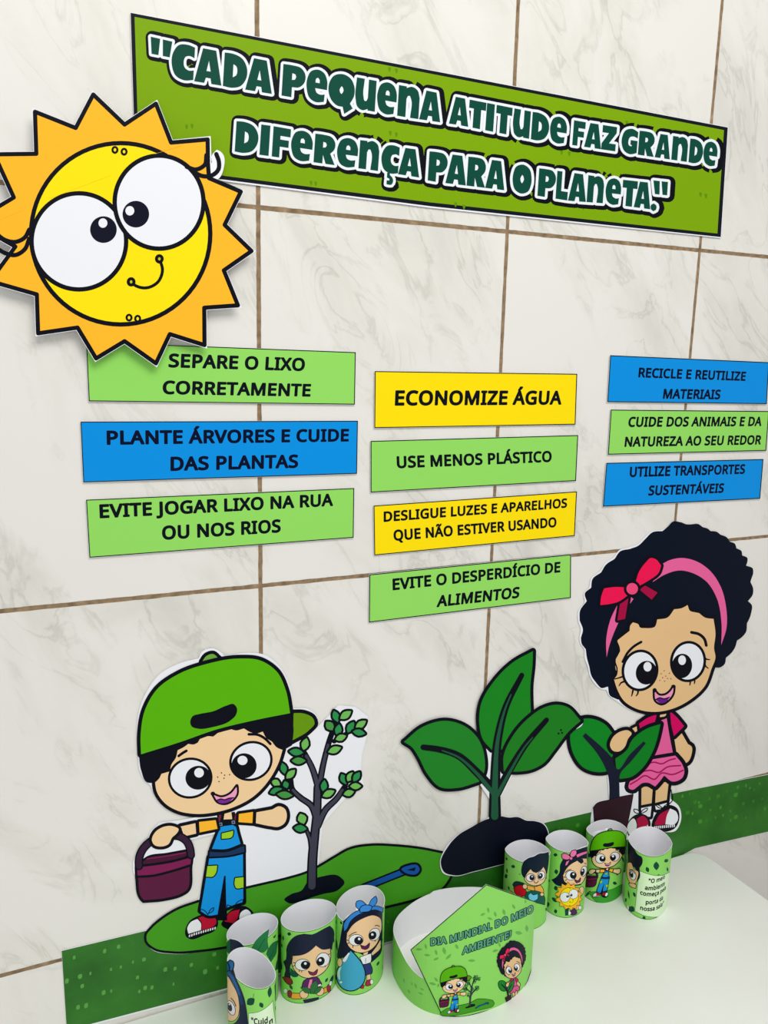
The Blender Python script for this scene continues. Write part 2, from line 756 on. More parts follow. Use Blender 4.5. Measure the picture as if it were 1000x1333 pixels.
    # -- paper
    def sheet_ab(self, loops_ab, lift, thick, front, back=None, name=None, parent=None):
        """a real sheet of paper: front, back and cut edge"""
        back = back or paint(WHITE)
        verts, faces, idx = [], [], []

        def put(po, off, rev, m):
            base = len(verts)
            verts.extend(self.s.fwd(a, b, off) for a, b in po)
            ids = list(range(base, base + len(po)))
            faces.append(ids[::-1] if rev else ids)
            idx.append(m)
        tris = slice_faces(self.s, fill_loops(loops_ab))
        for po in tris:
            put(po, lift + thick, False, 0)
            put(po, lift, True, 1)
        for l in loops_ab:
            l = dedupe(l)
            if area2(l) < 0:
                l = l[::-1]
            n = len(l)
            for i in range(n):
                p, q = l[i], l[(i + 1) % n]
                cuts = [0.0, 1.0]
                if isinstance(self.s, Bent) and abs(q[0] - p[0]) > 1e-9:
                    for k in range(self.s.n + 1):
                        t = (-self.s.half + k * self.s.L - p[0]) / (q[0] - p[0])
                        if 1e-6 < t < 1 - 1e-6:
                            cuts.append(t)
                    cuts.sort()
                pts = [(p[0] + t * (q[0] - p[0]), p[1] + t * (q[1] - p[1])) for t in cuts]
                for u, v in zip(pts, pts[1:]):
                    base = len(verts)
                    verts.extend([self.s.fwd(*u, lift), self.s.fwd(*v, lift), self.s.fwd(*v, lift + thick), self.s.fwd(*u, lift + thick)])
                    faces.append([base, base + 1, base + 2, base + 3])
                    idx.append(1)
        return mesh_object(name or self.name, verts, faces, [front, back], parent, idx)

    def sheet(self, pieces, g=0.0, front=None, thick=0.0003):
        """pieces: list of (frame, path) traced one after the other around the cut edge"""
        raw = []
        for fr, path in pieces:
            self.frame(*fr)
            raw += [(*self.px(x, y), c) for x, y, c in parse(path)]
        pts = smooth_path(raw, True, 2.2)
        if g:
            pts = grow(pts, g)
        self.root = self.sheet_ab([[self.s.inv(*p) for p in pts]], 0.0, thick, front or paint(WHITE))
        self.base = thick
        return self.root

    def finish(self):
        made = []
        for name, parent, label, faces, midx, mats in self.parts:
            par = self.root if parent is None else made[parent]
            if not faces:
                made.append(par)
                continue
            v, f = [], []
            for po in faces:
                f.append(list(range(len(v), len(v) + len(po))))
                v.extend(po)
            o = mesh_object(name, v, f, mats, par, midx)
            if label:
                o['label'] = label
            made.append(o)
        return self.root


def glyph(ch):
    """advance width and outlines of a letter, in thousandths of the type size"""
    return GLYPHS[ch]

GLYPHS = {
    'A': (512, [[(437,0), (368,177), (141,177), (73,0), (0,0), (224,575), (289,575), (512,0)],[(282,415), (274,438), (263,473), (255,500), (247,468), (238,438), (230,415), (165,241), (346,241)]]),
    'B': (521, [[(241,573), (282,571), (319,568), (351,561), (380,552), (404,541), (424,526), (439,508), (450,486), (457,460), (459,431), (457,409), (453,389), (446,371), (437,354), (424,340), (409,328), (392,317), (372,309), (350,304), (350,300), (373,295), (395,288), (415,279), (433,267), (448,253), (461,236), (470,215), (476,191), (478,163), (475,130), (467,100), (454,74), (436,52), (413,33), (385,19), (367,12), (347,7), (326,3), (303,1), (279,0), (78,0), (78,573)],[(256,329), (283,330), (307,333), (328,337), (344,344), (357,352), (372,371), (381,394), (384,423), (380,451), (369,474), (351,490), (336,498), (318,503), (297,508), (272,510), (245,511), (150,511), (150,329)],[(150,269), (150,61), (265,61), (294,62), (319,66), (340,72), (358,80), (371,91), (388,112), (398,138), (401,168), (399,188), (395,205), (388,221), (377,235), (362,247), (344,256), (321,263), (293,267), (260,269)]]),
    'C': (507, [[(323,517), (294,516), (266,510), (241,502), (217,490), (196,474), (178,456), (162,434), (149,410), (139,383), (131,353), (127,321), (125,286), (126,259), (129,233), (133,208), (139,185), (147,164), (157,144), (168,126), (181,110), (196,96), (213,83), (231,73), (251,65), (273,60), (297,56), (322,55), (347,56), (371,58), (394,62), (460,78), (460,15), (438,8), (416,2), (393,-2), (369,-6), (342,-7), (312,-8), (278,-7), (247,-2), (217,5), (191,15), (166,28), (144,44), (124,62), (106,82), (91,105), (78,131), (68,158), (59,188), (54,219), (50,252), (49,287), (50,313), (52,337), (55,361), (60,384), (67,406), (75,427), (84,446), (95,465), (107,483), (120,499), (134,514), (150,527), (168,539), (186,550), (206,559), (227,567), (250,573), (273,577), (298,580), (324,581), (353,580), (381,577), (409,572), (435,565), (460,557), (482,547), (453,486), (394,508), (372,513), (348,516)]]),
    'D': (585, [[(536,292), (535,255), (531,220), (524,188), (514,158), (501,131), (485,106), (467,84), (447,64), (424,47), (399,33), (371,21), (341,12), (309,5), (274,1), (237,0), (78,0), (78,573), (254,573), (288,571), (320,567), (350,561), (378,552), (404,540), (428,526), (450,510), (470,491), (487,470), (502,446), (514,420), (524,392), (531,361), (535,328)],[(460,289), (459,319), (456,346), (451,371), (444,394), (435,415), (424,433), (411,450), (396,464), (380,477), (361,487), (341,496), (319,502), (296,507), (271,510), (244,511), (150,511), (150,62), (228,62), (272,64), (311,71), (346,82), (377,98), (402,119), (423,144), (439,174), (451,208), (458,246)]]),
    'E': (446, [[(398,0), (78,0), (78,573), (398,573), (398,509), (150,509), (150,330), (383,330), (383,268), (150,268), (150,63), (398,63)]]),
    'F': (416, [[(150,0), (78,0), (78,573), (398,573), (398,509), (150,509), (150,306), (383,306), (383,243), (150,243)]]),
    'G': (584, [[(326,302), (524,302), (524,22), (493,12), (462,5), (431,-1), (411,-3), (391,-5), (369,-7), (347,-8), (323,-8), (289,-7), (256,-2), (226,5), (199,15), (173,28), (150,43), (129,61), (111,81), (94,104), (81,130), (69,157), (60,186), (54,218), (50,251), (49,286), (50,321), (55,354), (62,385), (71,415), (84,442), (100,467), (117,490), (138,510), (160,528), (186,544), (213,557), (243,567), (275,575), (309,579), (346,581), (377,580), (407,577), (437,572), (465,565), (491,557), (516,547), (489,484), (468,493), (445,501), (421,508), (395,513), (369,516), (342,517), (315,516), (290,513), (267,507), (245,499), (225,489), (206,477), (189,463), (174,447), (161,429), (150,409), (141,388), (134,365), (128,340), (125,314), (124,286), (125,260), (128,234), (132,210), (138,187), (146,166), (156,146), (168,127), (182,111), (198,96), (216,84), (236,73), (258,65), (283,59), (310,56), (340,55), (404,59), (452,68), (452,238), (326,238)]]),
    'I': (272, [[(239,0), (32,0), (32,42), (99,57), (99,515), (32,531), (32,573), (239,573), (239,531), (172,515), (172,57), (239,42)]]),
    'J': (219, [[(-3,-152), (-37,-150), (-63,-142), (-63,-81), (-35,-87), (-5,-89), (8,-88), (21,-85), (33,-81), (45,-74), (54,-65), (63,-53), (69,-38), (73,-19), (74,3), (74,573), (146,573), (146,9), (144,-26), (138,-56), (128,-82), (114,-104), (96,-122), (75,-135), (52,-145), (25,-150)]]),
    'L': (420, [[(78,0), (78,573), (150,573), (150,64), (400,64), (400,0)]]),
    'M': (727, [[(330,0), (142,502), (139,502), (142,461), (144,407), (144,347), (144,0), (78,0), (78,573), (184,573), (361,103), (364,103), (544,573), (650,573), (650,0), (578,0), (578,352), (579,408), (581,460), (584,501), (581,501), (390,0)]]),
    'N': (609, [[(532,0), (447,0), (141,476), (138,476), (141,432), (143,378), (144,320), (144,0), (78,0), (78,573), (161,573), (467,99), (470,99), (468,137), (466,193), (464,249), (464,573), (532,573)]]),
    'O': (626, [[(577,287), (577,261), (575,236), (571,212), (567,189), (561,166), (553,145), (544,125), (534,107), (523,89), (510,73), (496,58), (481,44), (465,32), (447,22), (428,13), (407,5), (386,-1), (363,-5), (339,-7), (314,-8), (287,-7), (262,-5), (239,0), (217,6), (196,13), (177,22), (159,33), (143,45), (128,59), (114,73), (101,90), (90,107), (80,126), (72,146), (65,167), (59,189), (55,212), (51,237), (50,262), (49,288), (50,322), (54,355), (59,386), (67,415), (78,442), (91,467), (106,490), (123,510), (143,529), (166,545), (190,558), (218,568), (247,575), (280,580), (314,581), (348,580), (379,576), (408,568), (434,558), (459,545), (481,529), (501,511), (519,490), (534,468), (547,442), (558,415), (567,386), (573,355), (576,322)],[(125,287), (126,259), (128,233), (132,208), (138,184), (145,163), (154,143), (165,125), (177,109), (191,95), (207,83), (225,72), (245,65), (266,59), (289,56), (314,55), (339,56), (362,59), (383,65), (402,72), (420,83), (435,95), (449,109), (462,125), (472,143), (481,163), (488,184), (494,208), (498,233), (500,259), (501,287), (499,329), (494,366), (485,400), (472,430), (456,457), (436,479), (412,496), (384,508), (351,516), (314,518), (289,517), (266,514), (245,508), (225,500), (207,490), (191,478), (177,464), (165,449), (154,431), (145,411), (138,389), (132,366), (128,342), (126,315)]]),
    'P': (485, [[(229,573), (272,571), (309,566), (342,557), (370,544), (393,528), (411,509), (426,487), (436,463), (442,435), (444,404), (443,381), (439,358), (433,336), (423,316), (411,296), (395,278), (375,262), (351,249), (324,238), (306,232), (285,228), (264,225), (241,224), (216,223), (150,223), (150,0), (78,0), (78,573)],[(223,511), (150,511), (150,285), (208,285), (242,286), (272,290), (298,296), (320,306), (338,318), (352,334), (362,352), (368,375), (370,401), (366,435), (354,462), (334,484), (319,493), (300,501), (277,506), (252,510)]]),
    'Q': (626, [[(577,287), (577,260), (574,233), (571,208), (565,184), (559,160), (550,138), (541,118), (529,98), (517,81), (503,64), (487,49), (470,36), (452,25), (432,15), (411,6), (548,-136), (444,-136), (334,-7), (324,-8), (314,-8), (287,-7), (262,-5), (239,0), (217,6), (196,13), (177,22), (159,33), (143,45), (128,59), (114,73), (101,90), (90,107), (80,126), (72,146), (65,167), (59,189), (55,212), (51,237), (50,262), (49,288), (50,322), (54,355), (59,386), (67,415), (78,442), (91,467), (106,490), (123,510), (143,529), (166,545), (190,558), (218,568), (247,575), (280,580), (314,581), (348,580), (379,576), (408,568), (434,558), (459,545), (481,529), (501,511), (519,490), (534,468), (547,442), (558,415), (567,386), (573,355), (576,322)],[(125,287), (126,259), (128,233), (132,208), (138,184), (145,163), (154,143), (165,125), (177,109), (191,95), (207,83), (225,72), (245,65), (266,59), (289,56), (314,55), (339,56), (362,59), (383,65), (402,72), (420,83), (435,95), (449,109), (462,125), (472,143), (481,163), (488,184), (494,208), (498,233), (500,259), (501,287), (499,329), (494,366), (485,400), (472,430), (456,457), (436,479), (412,496), (384,508), (351,516), (314,518), (289,517), (266,514), (245,508), (225,500), (207,490), (191,478), (177,464), (165,449), (154,431), (145,411), (138,389), (132,366), (128,342), (126,315)]]),
    'R': (499, [[(236,573), (263,572), (289,570), (312,566), (334,561), (353,555), (381,540), (404,522), (422,500), (434,474), (442,444), (444,410), (442,381), (437,356), (427,334), (415,315), (401,298), (385,285), (367,274), (349,264), (330,257), (487,0), (403,0), (264,237), (150,237), (150,0), (78,0), (78,573)],[(232,510), (150,510), (150,298), (236,298), (262,299), (286,302), (306,307), (323,315), (338,325), (355,347), (366,374), (370,407), (368,430), (363,450), (355,467), (343,480), (328,491), (310,500), (287,505), (261,509)]]),
    'S': (440, [[(403,153), (400,121), (392,92), (378,66), (359,44), (335,26), (307,11), (288,4), (267,-1), (245,-5), (222,-7), (198,-8), (137,-5), (83,4), (41,19), (41,88), (62,80), (86,72), (113,65), (142,59), (171,56), (201,55), (228,56), (252,60), (273,66), (290,74), (305,85), (316,98), (324,113), (329,129), (330,147), (329,164), (325,180), (318,194), (308,207), (295,218), (277,230), (255,241), (228,252), (196,265), (131,294), (114,305), (98,317), (85,330), (74,344), (65,359), (57,375), (52,393), (49,413), (48,435), (51,464), (58,490), (71,513), (89,533), (110,550), (136,563), (165,573), (197,579), (231,581), (262,580), (290,577), (318,572), (343,565), (367,558), (389,549), (366,487), (302,508), (278,513), (254,516), (229,517), (207,516), (187,513), (169,507), (155,499), (142,489), (133,478), (126,464), (122,450), (121,434), (122,416), (126,400), (133,386), (143,373), (156,362), (172,351), (193,341), (217,330), (246,318), (278,306), (307,293), (332,279), (353,264), (371,247), (385,228), (395,206), (401,181)]]),
    'T': (446, [[(259,0), (187,0), (187,509), (8,509), (8,573), (437,573), (437,509), (259,509)]]),
    'U': (586, [[(513,202), (512,179), (509,156), (505,135), (498,115), (489,95), (479,77), (466,60), (451,45), (435,32), (416,20), (395,10), (372,2), (347,-4), (320,-7), (290,-8), (250,-6), (213,1), (181,13), (152,29), (128,50), (108,75), (92,103), (81,133), (74,167), (72,204), (72,573), (144,573), (144,201), (146,175), (150,150), (158,129), (168,110), (182,93), (198,79), (218,68), (240,61), (266,56), (294,55), (327,57), (355,63), (379,73), (399,88), (415,105), (427,126), (435,149), (440,174), (442,202), (442,573), (513,573)]]),
    'V': (481, [[(481,573), (277,0), (204,0), (0,573), (75,573), (204,205), (220,160), (231,119), (241,80), (250,119), (262,161), (277,207), (405,573)]]),
    'X': (470, [[(467,0), (385,0), (233,249), (79,0), (3,0), (193,298), (15,573), (95,573), (236,348), (377,573), (453,573), (276,300)]]),
    'Y': (454, [[(227,291), (376,573), (454,573), (263,222), (263,0), (191,0), (191,219), (0,573), (79,573)]]),
    'Z': (459, [[(427,0), (30,0), (30,55), (332,508), (40,508), (40,573), (419,573), (419,518), (118,64), (427,64)]]),
    'H': (594, [[(516,0), (443,0), (443,267), (150,267), (150,0), (78,0), (78,573), (150,573), (150,330), (443,330), (443,573), (516,573)]]),
    'Á': (512, [[(437,0), (368,177), (141,177), (73,0), (0,0), (224,575), (289,575), (512,0)],[(282,415), (274,438), (263,473), (255,500), (247,468), (238,438), (230,415), (165,241), (346,241)],[(374,749), (353,722), (323,688), (290,656), (259,629), (213,629), (213,638), (239,674), (266,717), (289,757), (374,757)]]),
    'Ã': (512, [[(437,0), (368,177), (141,177), (73,0), (0,0), (224,575), (289,575), (512,0)],[(282,415), (274,438), (263,473), (255,500), (247,468), (238,438), (230,415), (165,241), (346,241)],[(108,629), (117,672), (123,684), (129,694), (136,704), (143,712), (152,719), (162,724), (173,728), (184,731), (196,731), (208,731), (219,728), (231,725), (262,709), (291,692), (301,689), (310,686), (318,686), (330,687), (339,691), (347,697), (353,706), (358,718), (362,732), (403,732), (397,703), (388,678), (375,658), (359,642), (339,633), (315,630), (304,630), (293,633), (282,636), (251,652), (221,668), (212,672), (202,674), (193,675), (182,674), (172,670), (164,664), (158,655), (153,643), (149,629)]]),
    'Ç': (507, [[(323,517), (294,516), (266,510), (241,502), (217,490), (196,474), (178,456), (162,434), (149,410), (139,383), (131,353), (127,321), (125,286), (126,259), (129,233), (133,208), (139,185), (147,164), (157,144), (168,126), (181,110), (196,96), (213,83), (231,73), (251,65), (273,60), (297,56), (322,55), (347,56), (371,58), (394,62), (460,78), (460,15), (438,8), (416,2), (393,-2), (369,-6), (342,-7), (312,-8), (278,-7), (247,-2), (217,5), (191,15), (166,28), (144,44), (124,62), (106,82), (91,105), (78,131), (68,158), (59,188), (54,219), (50,252), (49,287), (50,313), (52,337), (55,361), (60,384), (67,406), (75,427), (84,446), (95,465), (107,483), (120,499), (134,514), (150,527), (168,539), (186,550), (206,559), (227,567), (250,573), (273,577), (298,580), (324,581), (353,580), (381,577), (409,572), (435,565), (460,557), (482,547), (453,486), (394,508), (372,513), (348,516)],[(379,-111), (376,-135), (366,-155), (350,-171), (327,-183), (297,-190), (261,-192), (238,-191), (221,-188), (221,-144), (240,-147), (263,-148), (281,-148), (295,-145), (307,-141), (316,-134), (321,-125), (322,-113), (320,-100), (313,-90), (301,-83), (286,-77), (269,-72), (249,-69), (284,0), (330,0), (310,-43), (345,-55), (355,-61), (363,-68), (370,-77), (375,-87), (378,-98)]]),
    'É': (446, [[(398,0), (78,0), (78,573), (398,573), (398,509), (150,509), (150,330), (383,330), (383,268), (150,268), (150,63), (398,63)],[(363,749), (342,722), (312,688), (279,656), (249,629), (202,629), (202,638), (228,674), (256,717), (278,757), (363,757)]]),
    'Í': (272, [[(239,0), (32,0), (32,42), (99,57), (99,515), (32,531), (32,573), (239,573), (239,531), (172,515), (172,57), (239,42)],[(255,749), (234,722), (204,688), (171,656), (140,629), (94,629), (94,638), (120,674), (148,717), (170,757), (255,757)]]),
    'Ê': (446, [[(398,0), (78,0), (78,573), (398,573), (398,509), (150,509), (150,330), (383,330), (383,268), (150,268), (150,63), (398,63)],[(280,757), (308,717), (345,674), (380,638), (380,629), (330,629), (287,660), (243,701), (200,661), (157,629), (109,629), (109,638), (143,674), (180,717), (208,757)]]),
    'a': (450, [[(231,437), (261,436), (287,432), (311,425), (331,415), (347,403), (361,387), (371,368), (379,346), (383,321), (385,293), (385,0), (334,0), (320,61), (317,61), (304,46), (292,33), (279,22), (265,13), (250,5), (234,-1), (216,-5), (195,-7), (172,-8), (148,-7), (124,-2), (103,6), (84,16), (68,30), (55,48), (45,68), (39,92), (37,119), (39,144), (45,166), (55,186), (69,203), (87,219), (110,231), (137,241), (168,249), (203,254), (243,257), (316,259), (316,285), (313,317), (306,342), (293,359), (275,371), (253,378), (227,380), (205,379), (183,376), (163,370), (106,347), (84,400), (104,410), (126,419), (151,426), (177,432), (204,436)],[(252,208), (222,206), (196,202), (173,197), (155,190), (141,182), (124,165), (113,144), (110,119), (112,97), (120,79), (132,66), (148,56), (167,51), (188,49), (223,52), (253,62), (279,79), (299,103), (311,134), (315,172), (315,210)]]),
    'b': (493, [[(139,461), (138,410), (135,373), (139,373), (153,390), (169,405), (189,419), (213,429), (240,435), (272,437), (303,435), (331,428), (357,417), (380,401), (401,381), (418,357), (432,328), (441,295), (447,257), (449,215), (448,186), (446,160), (441,135), (435,112), (427,91), (410,61), (390,36), (365,17), (337,3), (306,-5), (272,-8), (240,-6), (213,0), (189,10), (169,24), (153,38), (139,55), (133,55), (119,0), (68,0), (68,609), (139,609)],[(260,379), (231,377), (207,371), (188,361), (172,348), (159,330), (150,308), (144,282), (140,252), (139,217), (139,214), (140,184), (143,157), (148,132), (155,111), (165,93), (177,77), (193,66), (212,57), (235,52), (261,51), (297,55), (325,69), (348,93), (358,112), (366,133), (372,158), (375,185), (376,216), (375,247), (372,274), (366,298), (358,320), (348,338), (325,360), (296,374)]]),
    'c': (385, [[(241,-8), (218,-7), (197,-4), (177,0), (157,7), (139,15), (122,26), (107,38), (93,52), (80,69), (69,87), (60,108), (53,131), (48,156), (45,183), (44,213), (45,243), (48,271), (54,297), (61,321), (71,342), (82,360), (95,377), (109,392), (125,404), (142,415), (161,423), (181,429), (201,434), (223,437), (245,438), (267,437), (288,435), (309,431), (328,426), (344,421), (358,415), (337,356), (292,370), (244,376), (217,374), (193,368), (172,358), (155,343), (141,325), (131,303), (123,277), (119,247), (117,213), (119,181), (123,152), (131,126), (141,104), (155,86), (172,71), (191,61), (214,55), (240,53), (262,54), (283,56), (302,60), (351,78), (351,15), (336,8), (320,3), (304,-2), (285,-5), (264,-7)]]),
    'd': (493, [[(221,-8), (190,-6), (162,1), (136,12), (113,28), (92,48), (75,72), (61,101), (52,134), (46,172), (44,214), (46,256), (52,294), (62,327), (75,357), (93,381), (113,402), (137,417), (162,429), (191,436), (221,438), (243,437), (262,434), (280,429), (296,423), (310,416), (323,407), (335,397), (345,386), (354,374), (359,374), (356,405), (354,438), (354,609), (425,609), (425,0), (368,0), (358,58), (354,58), (345,46), (335,35), (323,24), (310,15), (296,7), (279,1), (262,-4), (242,-7)],[(232,51), (257,52), (280,56), (299,64), (315,74), (328,88), (338,104), (345,124), (351,146), (354,172), (355,200), (355,213), (354,244), (351,271), (346,296), (338,318), (329,336), (316,352), (300,364), (281,372), (258,378), (231,379), (196,374), (168,359), (146,334), (135,315), (127,293), (122,269), (118,242), (117,213), (118,183), (122,156), (127,133), (135,111), (146,93), (168,69), (197,55)]]),
    'e': (452, [[(234,438), (269,435), (301,427), (329,414), (354,396), (374,373), (390,346), (398,328), (404,309), (408,288), (411,267), (411,244), (411,201), (117,201), (119,173), (124,148), (131,126), (141,107), (154,90), (170,77), (187,66), (207,58), (230,54), (254,52), (280,53), (305,56), (327,60), (392,82), (392,20), (370,11), (349,4), (327,-1), (304,-5), (279,-7), (251,-8), (227,-7), (204,-4), (183,1), (162,8), (143,17), (125,28), (109,41), (94,55), (81,72), (70,91), (61,112), (53,134), (48,158), (45,184), (44,212), (45,239), (48,265), (53,289), (59,312), (68,333), (78,352), (90,369), (103,385), (118,399), (134,411), (152,420), (171,428), (191,433), (212,437)],[(233,380), (202,377), (175,366), (154,348), (137,323), (125,293), (119,257), (338,257), (336,281), (333,302), (326,322), (318,338), (306,353), (292,364), (276,373), (256,378)]]),
    'f': (276, [[(266,375), (158,375), (158,0), (87,0), (87,375), (12,375), (12,408), (87,432), (87,457), (89,492), (95,522), (104,547), (116,568), (132,585), (152,597), (174,606), (199,612), (227,613), (274,609), (310,599), (292,544), (262,552), (228,556), (206,553), (189,545), (175,532), (166,513), (160,489), (158,458), (158,430), (266,430)]]),
    'g': (493, [[(221,438), (248,436), (273,431), (297,422), (319,409), (338,393), (355,373), (359,373), (369,430), (425,430), (425,-7), (424,-31), (422,-53), (418,-73), (412,-92), (404,-109), (388,-135), (367,-155), (341,-172), (323,-179), (303,-185), (281,-189), (258,-192), (233,-192), (202,-192), (174,-189), (147,-186), (122,-180), (99,-174), (78,-165), (78,-100), (99,-110), (123,-118), (149,-125), (177,-130), (206,-133), (237,-134), (271,-130), (300,-119), (324,-101), (341,-77), (352,-48), (355,-13), (355,4), (356,32), (358,57), (354,57), (338,37), (320,21), (299,8), (275,-1), (250,-6), (221,-8), (189,-6), (160,1), (134,13), (111,29), (91,51), (74,76), (61,105), (52,138), (46,174), (44,214), (46,253), (52,289), (61,322), (74,351), (91,377), (111,399), (134,416), (160,428), (189,435)],[(230,379), (207,376), (187,370), (169,359), (153,344), (140,326), (130,303), (123,277), (119,247), (117,213), (118,183), (122,156), (128,131), (136,110), (146,92), (169,68), (197,54), (232,50), (253,51), (271,53), (288,58), (303,65), (315,74), (326,85), (336,98), (343,113), (349,131), (353,151), (355,173), (356,197), (356,214), (355,251), (350,282), (343,309), (332,331), (319,348), (302,362), (281,371), (257,377)]]),
    'h': (496, [[(139,431), (138,399), (135,370), (140,370), (149,385), (161,397), (174,407), (188,416), (204,424), (221,429), (238,434), (255,436), (273,437), (306,435), (335,430), (360,421), (382,408), (399,391), (413,370), (423,344), (429,314), (431,280), (431,0), (361,0), (361,275), (358,307), (351,333), (338,353), (319,367), (295,376), (265,379), (235,377), (210,370), (189,360), (173,347), (160,329), (150,308), (144,283), (140,254), (139,222), (139,0), (68,0), (68,609), (139,609)]]),
    'i': (207, [[(139,430), (139,0), (68,0), (68,430)],[(104,591), (115,590), (124,586), (133,580), (140,572), (144,560), (145,546), (144,532), (140,521), (133,512), (124,506), (115,502), (104,501), (93,502), (83,506), (75,512), (68,521), (64,532), (63,546), (64,560), (68,572), (75,580), (83,586), (93,590)]]),
    'j': (207, [[(18,-192), (-18,-190), (-44,-183), (-44,-126), (-19,-132), (9,-134), (25,-132), (39,-128), (51,-120), (61,-108), (66,-90), (68,-67), (68,430), (139,430), (139,-64), (137,-90), (133,-113), (126,-133), (116,-151), (103,-166), (87,-177), (67,-186), (44,-191)],[(63,546), (64,560), (68,572), (75,580), (83,586), (93,590), (104,591), (115,590), (124,586), (133,580), (140,572), (144,560), (145,546), (144,532), (140,521), (133,512), (124,506), (115,502), (104,501), (93,502), (83,506), (75,512), (68,521), (64,532)]]),
    'l': (207, [[(139,0), (68,0), (68,609), (139,609)]]),
    'm': (750, [[(540,438), (567,436), (592,432), (614,424), (633,414), (649,401), (662,384), (672,363), (679,339), (683,311), (685,280), (685,0), (615,0), (615,277), (613,308), (606,333), (594,353), (577,367), (555,376), (528,379), (490,374), (460,362), (438,342), (429,327), (421,308), (416,287), (412,264), (411,237), (411,0), (342,0), (342,277), (341,298), (337,317), (332,333), (325,347), (315,359), (303,367), (289,374), (272,377), (253,379), (227,377), (204,370), (185,360), (170,347), (158,329), (150,308), (144,283), (140,255), (139,223), (139,0), (68,0), (68,430), (125,430), (136,371), (140,371), (149,385), (160,398), (173,409), (186,418), (201,425), (217,431), (233,435), (249,437), (266,438), (298,436), (325,430), (349,420), (369,406), (386,388), (398,366), (402,366), (418,388), (438,406), (461,420), (486,430), (512,436)]]),
    'n': (496, [[(275,438), (304,436), (331,432), (354,424), (374,414), (391,401), (405,384), (416,363), (424,339), (429,311), (431,280), (431,0), (361,0), (361,275), (358,307), (351,333), (338,353), (319,367), (295,376), (265,379), (238,377), (215,372), (195,364), (179,353), (166,338), (156,321), (149,301), (143,278), (140,252), (139,223), (139,0), (68,0), (68,430), (125,430), (136,371), (140,371), (150,385), (162,398), (175,409), (190,418), (206,425), (222,431), (239,435), (257,437)]]),
    'o': (485, [[(442,216), (440,181), (436,150), (428,121), (417,95), (404,71), (388,51), (369,33), (348,18), (324,7), (299,-1), (271,-6), (241,-8), (214,-6), (188,-1), (163,7), (140,18), (119,33), (100,51), (84,71), (70,95), (59,121), (51,150), (46,181), (44,216), (45,243), (48,269), (53,293), (60,316), (68,336), (79,355), (91,372), (105,387), (120,400), (137,412), (156,421), (176,428), (197,434), (220,437), (244,438), (267,437), (288,434), (309,428), (328,421), (347,412), (364,400), (379,387), (393,372), (406,355), (417,336), (426,316), (433,293), (438,269), (441,243)],[(117,216), (119,184), (123,154), (130,128), (141,105), (155,86), (172,71), (192,59), (216,53), (243,51), (270,53), (294,59), (314,71), (331,86), (345,105), (356,128), (363,154), (367,184), (369,216), (367,248), (363,277), (355,303), (345,325), (331,344), (314,359), (294,370), (270,376), (242,379), (217,377), (195,372), (176,363), (160,351), (147,335), (136,317), (128,295), (122,271), (118,245)]]),
    'p': (493, [[(273,438), (303,436), (331,429), (357,418), (380,402), (401,383), (418,358), (432,329), (441,296), (447,258), (449,216), (448,187), (446,161), (441,136), (435,114), (427,93), (410,62), (390,37), (365,17), (337,3), (306,-5), (272,-8), (251,-7), (231,-4), (213,1), (197,7), (182,15), (170,24), (139,55), (134,55), (137,20), (139,-16), (139,-192), (68,-192), (68,430), (126,430), (136,371), (139,371), (148,383), (158,394), (170,405), (182,414), (197,422), (213,429), (231,434), (251,437)],[(260,379), (233,377), (210,371), (190,362), (174,349), (161,333), (152,313), (145,289), (141,261), (139,229), (139,216), (140,182), (144,152), (150,126), (159,103), (172,85), (188,70), (208,59), (233,53), (261,51), (286,53), (308,60), (326,72), (341,88), (354,108), (364,131), (371,157), (375,186), (376,217), (375,245), (372,271), (366,294), (358,316), (348,334), (325,359), (296,374)]]),
    'r': (331, [[(269,438), (295,437), (319,433), (310,368), (287,372), (264,374), (248,373), (232,369), (217,363), (202,355), (189,346), (176,334), (166,321), (156,305), (149,289), (143,270), (140,251), (139,229), (139,0), (68,0), (68,430), (126,430), (134,351), (137,351), (147,367), (158,381), (170,395), (183,407), (198,418), (214,426), (231,433), (249,437)]]),
    's': (384, [[(348,119), (346,92), (339,69), (327,49), (311,32), (292,18), (268,6), (241,-2), (210,-6), (176,-8), (148,-7), (122,-5), (99,-1), (78,5), (59,11), (42,19), (42,83), (104,60), (128,54), (153,50), (178,49), (211,51), (236,57), (256,66), (269,79), (277,94), (280,112), (279,123), (276,132), (271,141), (264,150), (253,158), (239,167), (174,196), (103,228), (84,239), (69,252), (57,266), (48,283), (43,302), (41,324), (46,358), (61,386), (85,408), (104,419), (125,427), (149,433), (174,437), (202,438), (228,437), (252,434), (275,430), (298,424), (319,417), (339,409), (315,353), (258,372), (238,377), (218,379), (197,380), (171,379), (149,374), (131,366), (118,356), (111,343), (108,328), (109,317), (113,307), (119,298), (127,290), (139,282), (154,274), (219,246), (289,215), (306,203), (321,191), (333,176), (341,159), (346,140)]]),
    't': (289, [[(212,50), (245,53), (272,59), (272,5), (240,-4), (200,-8), (178,-7), (157,-3), (138,4), (120,13), (104,27), (91,44), (82,66), (76,93), (74,125), (74,375), (13,375), (13,409), (75,437), (103,528), (144,528), (144,430), (269,430), (269,375), (144,375), (144,127), (146,103), (153,83), (163,69), (177,58), (193,52)]]),
    'u': (496, [[(427,430), (427,0), (370,0), (359,57), (356,57), (346,43), (334,31), (321,20), (306,11), (290,4), (273,-1), (256,-5), (238,-7), (220,-8), (187,-6), (159,-1), (134,8), (112,21), (95,38), (81,59), (71,85), (65,114), (63,148), (63,430), (135,430), (135,153), (137,122), (145,96), (158,76), (176,62), (200,53), (230,51), (260,53), (285,59), (306,69), (323,82), (336,100), (345,121), (352,146), (356,175), (357,206), (357,430)]]),
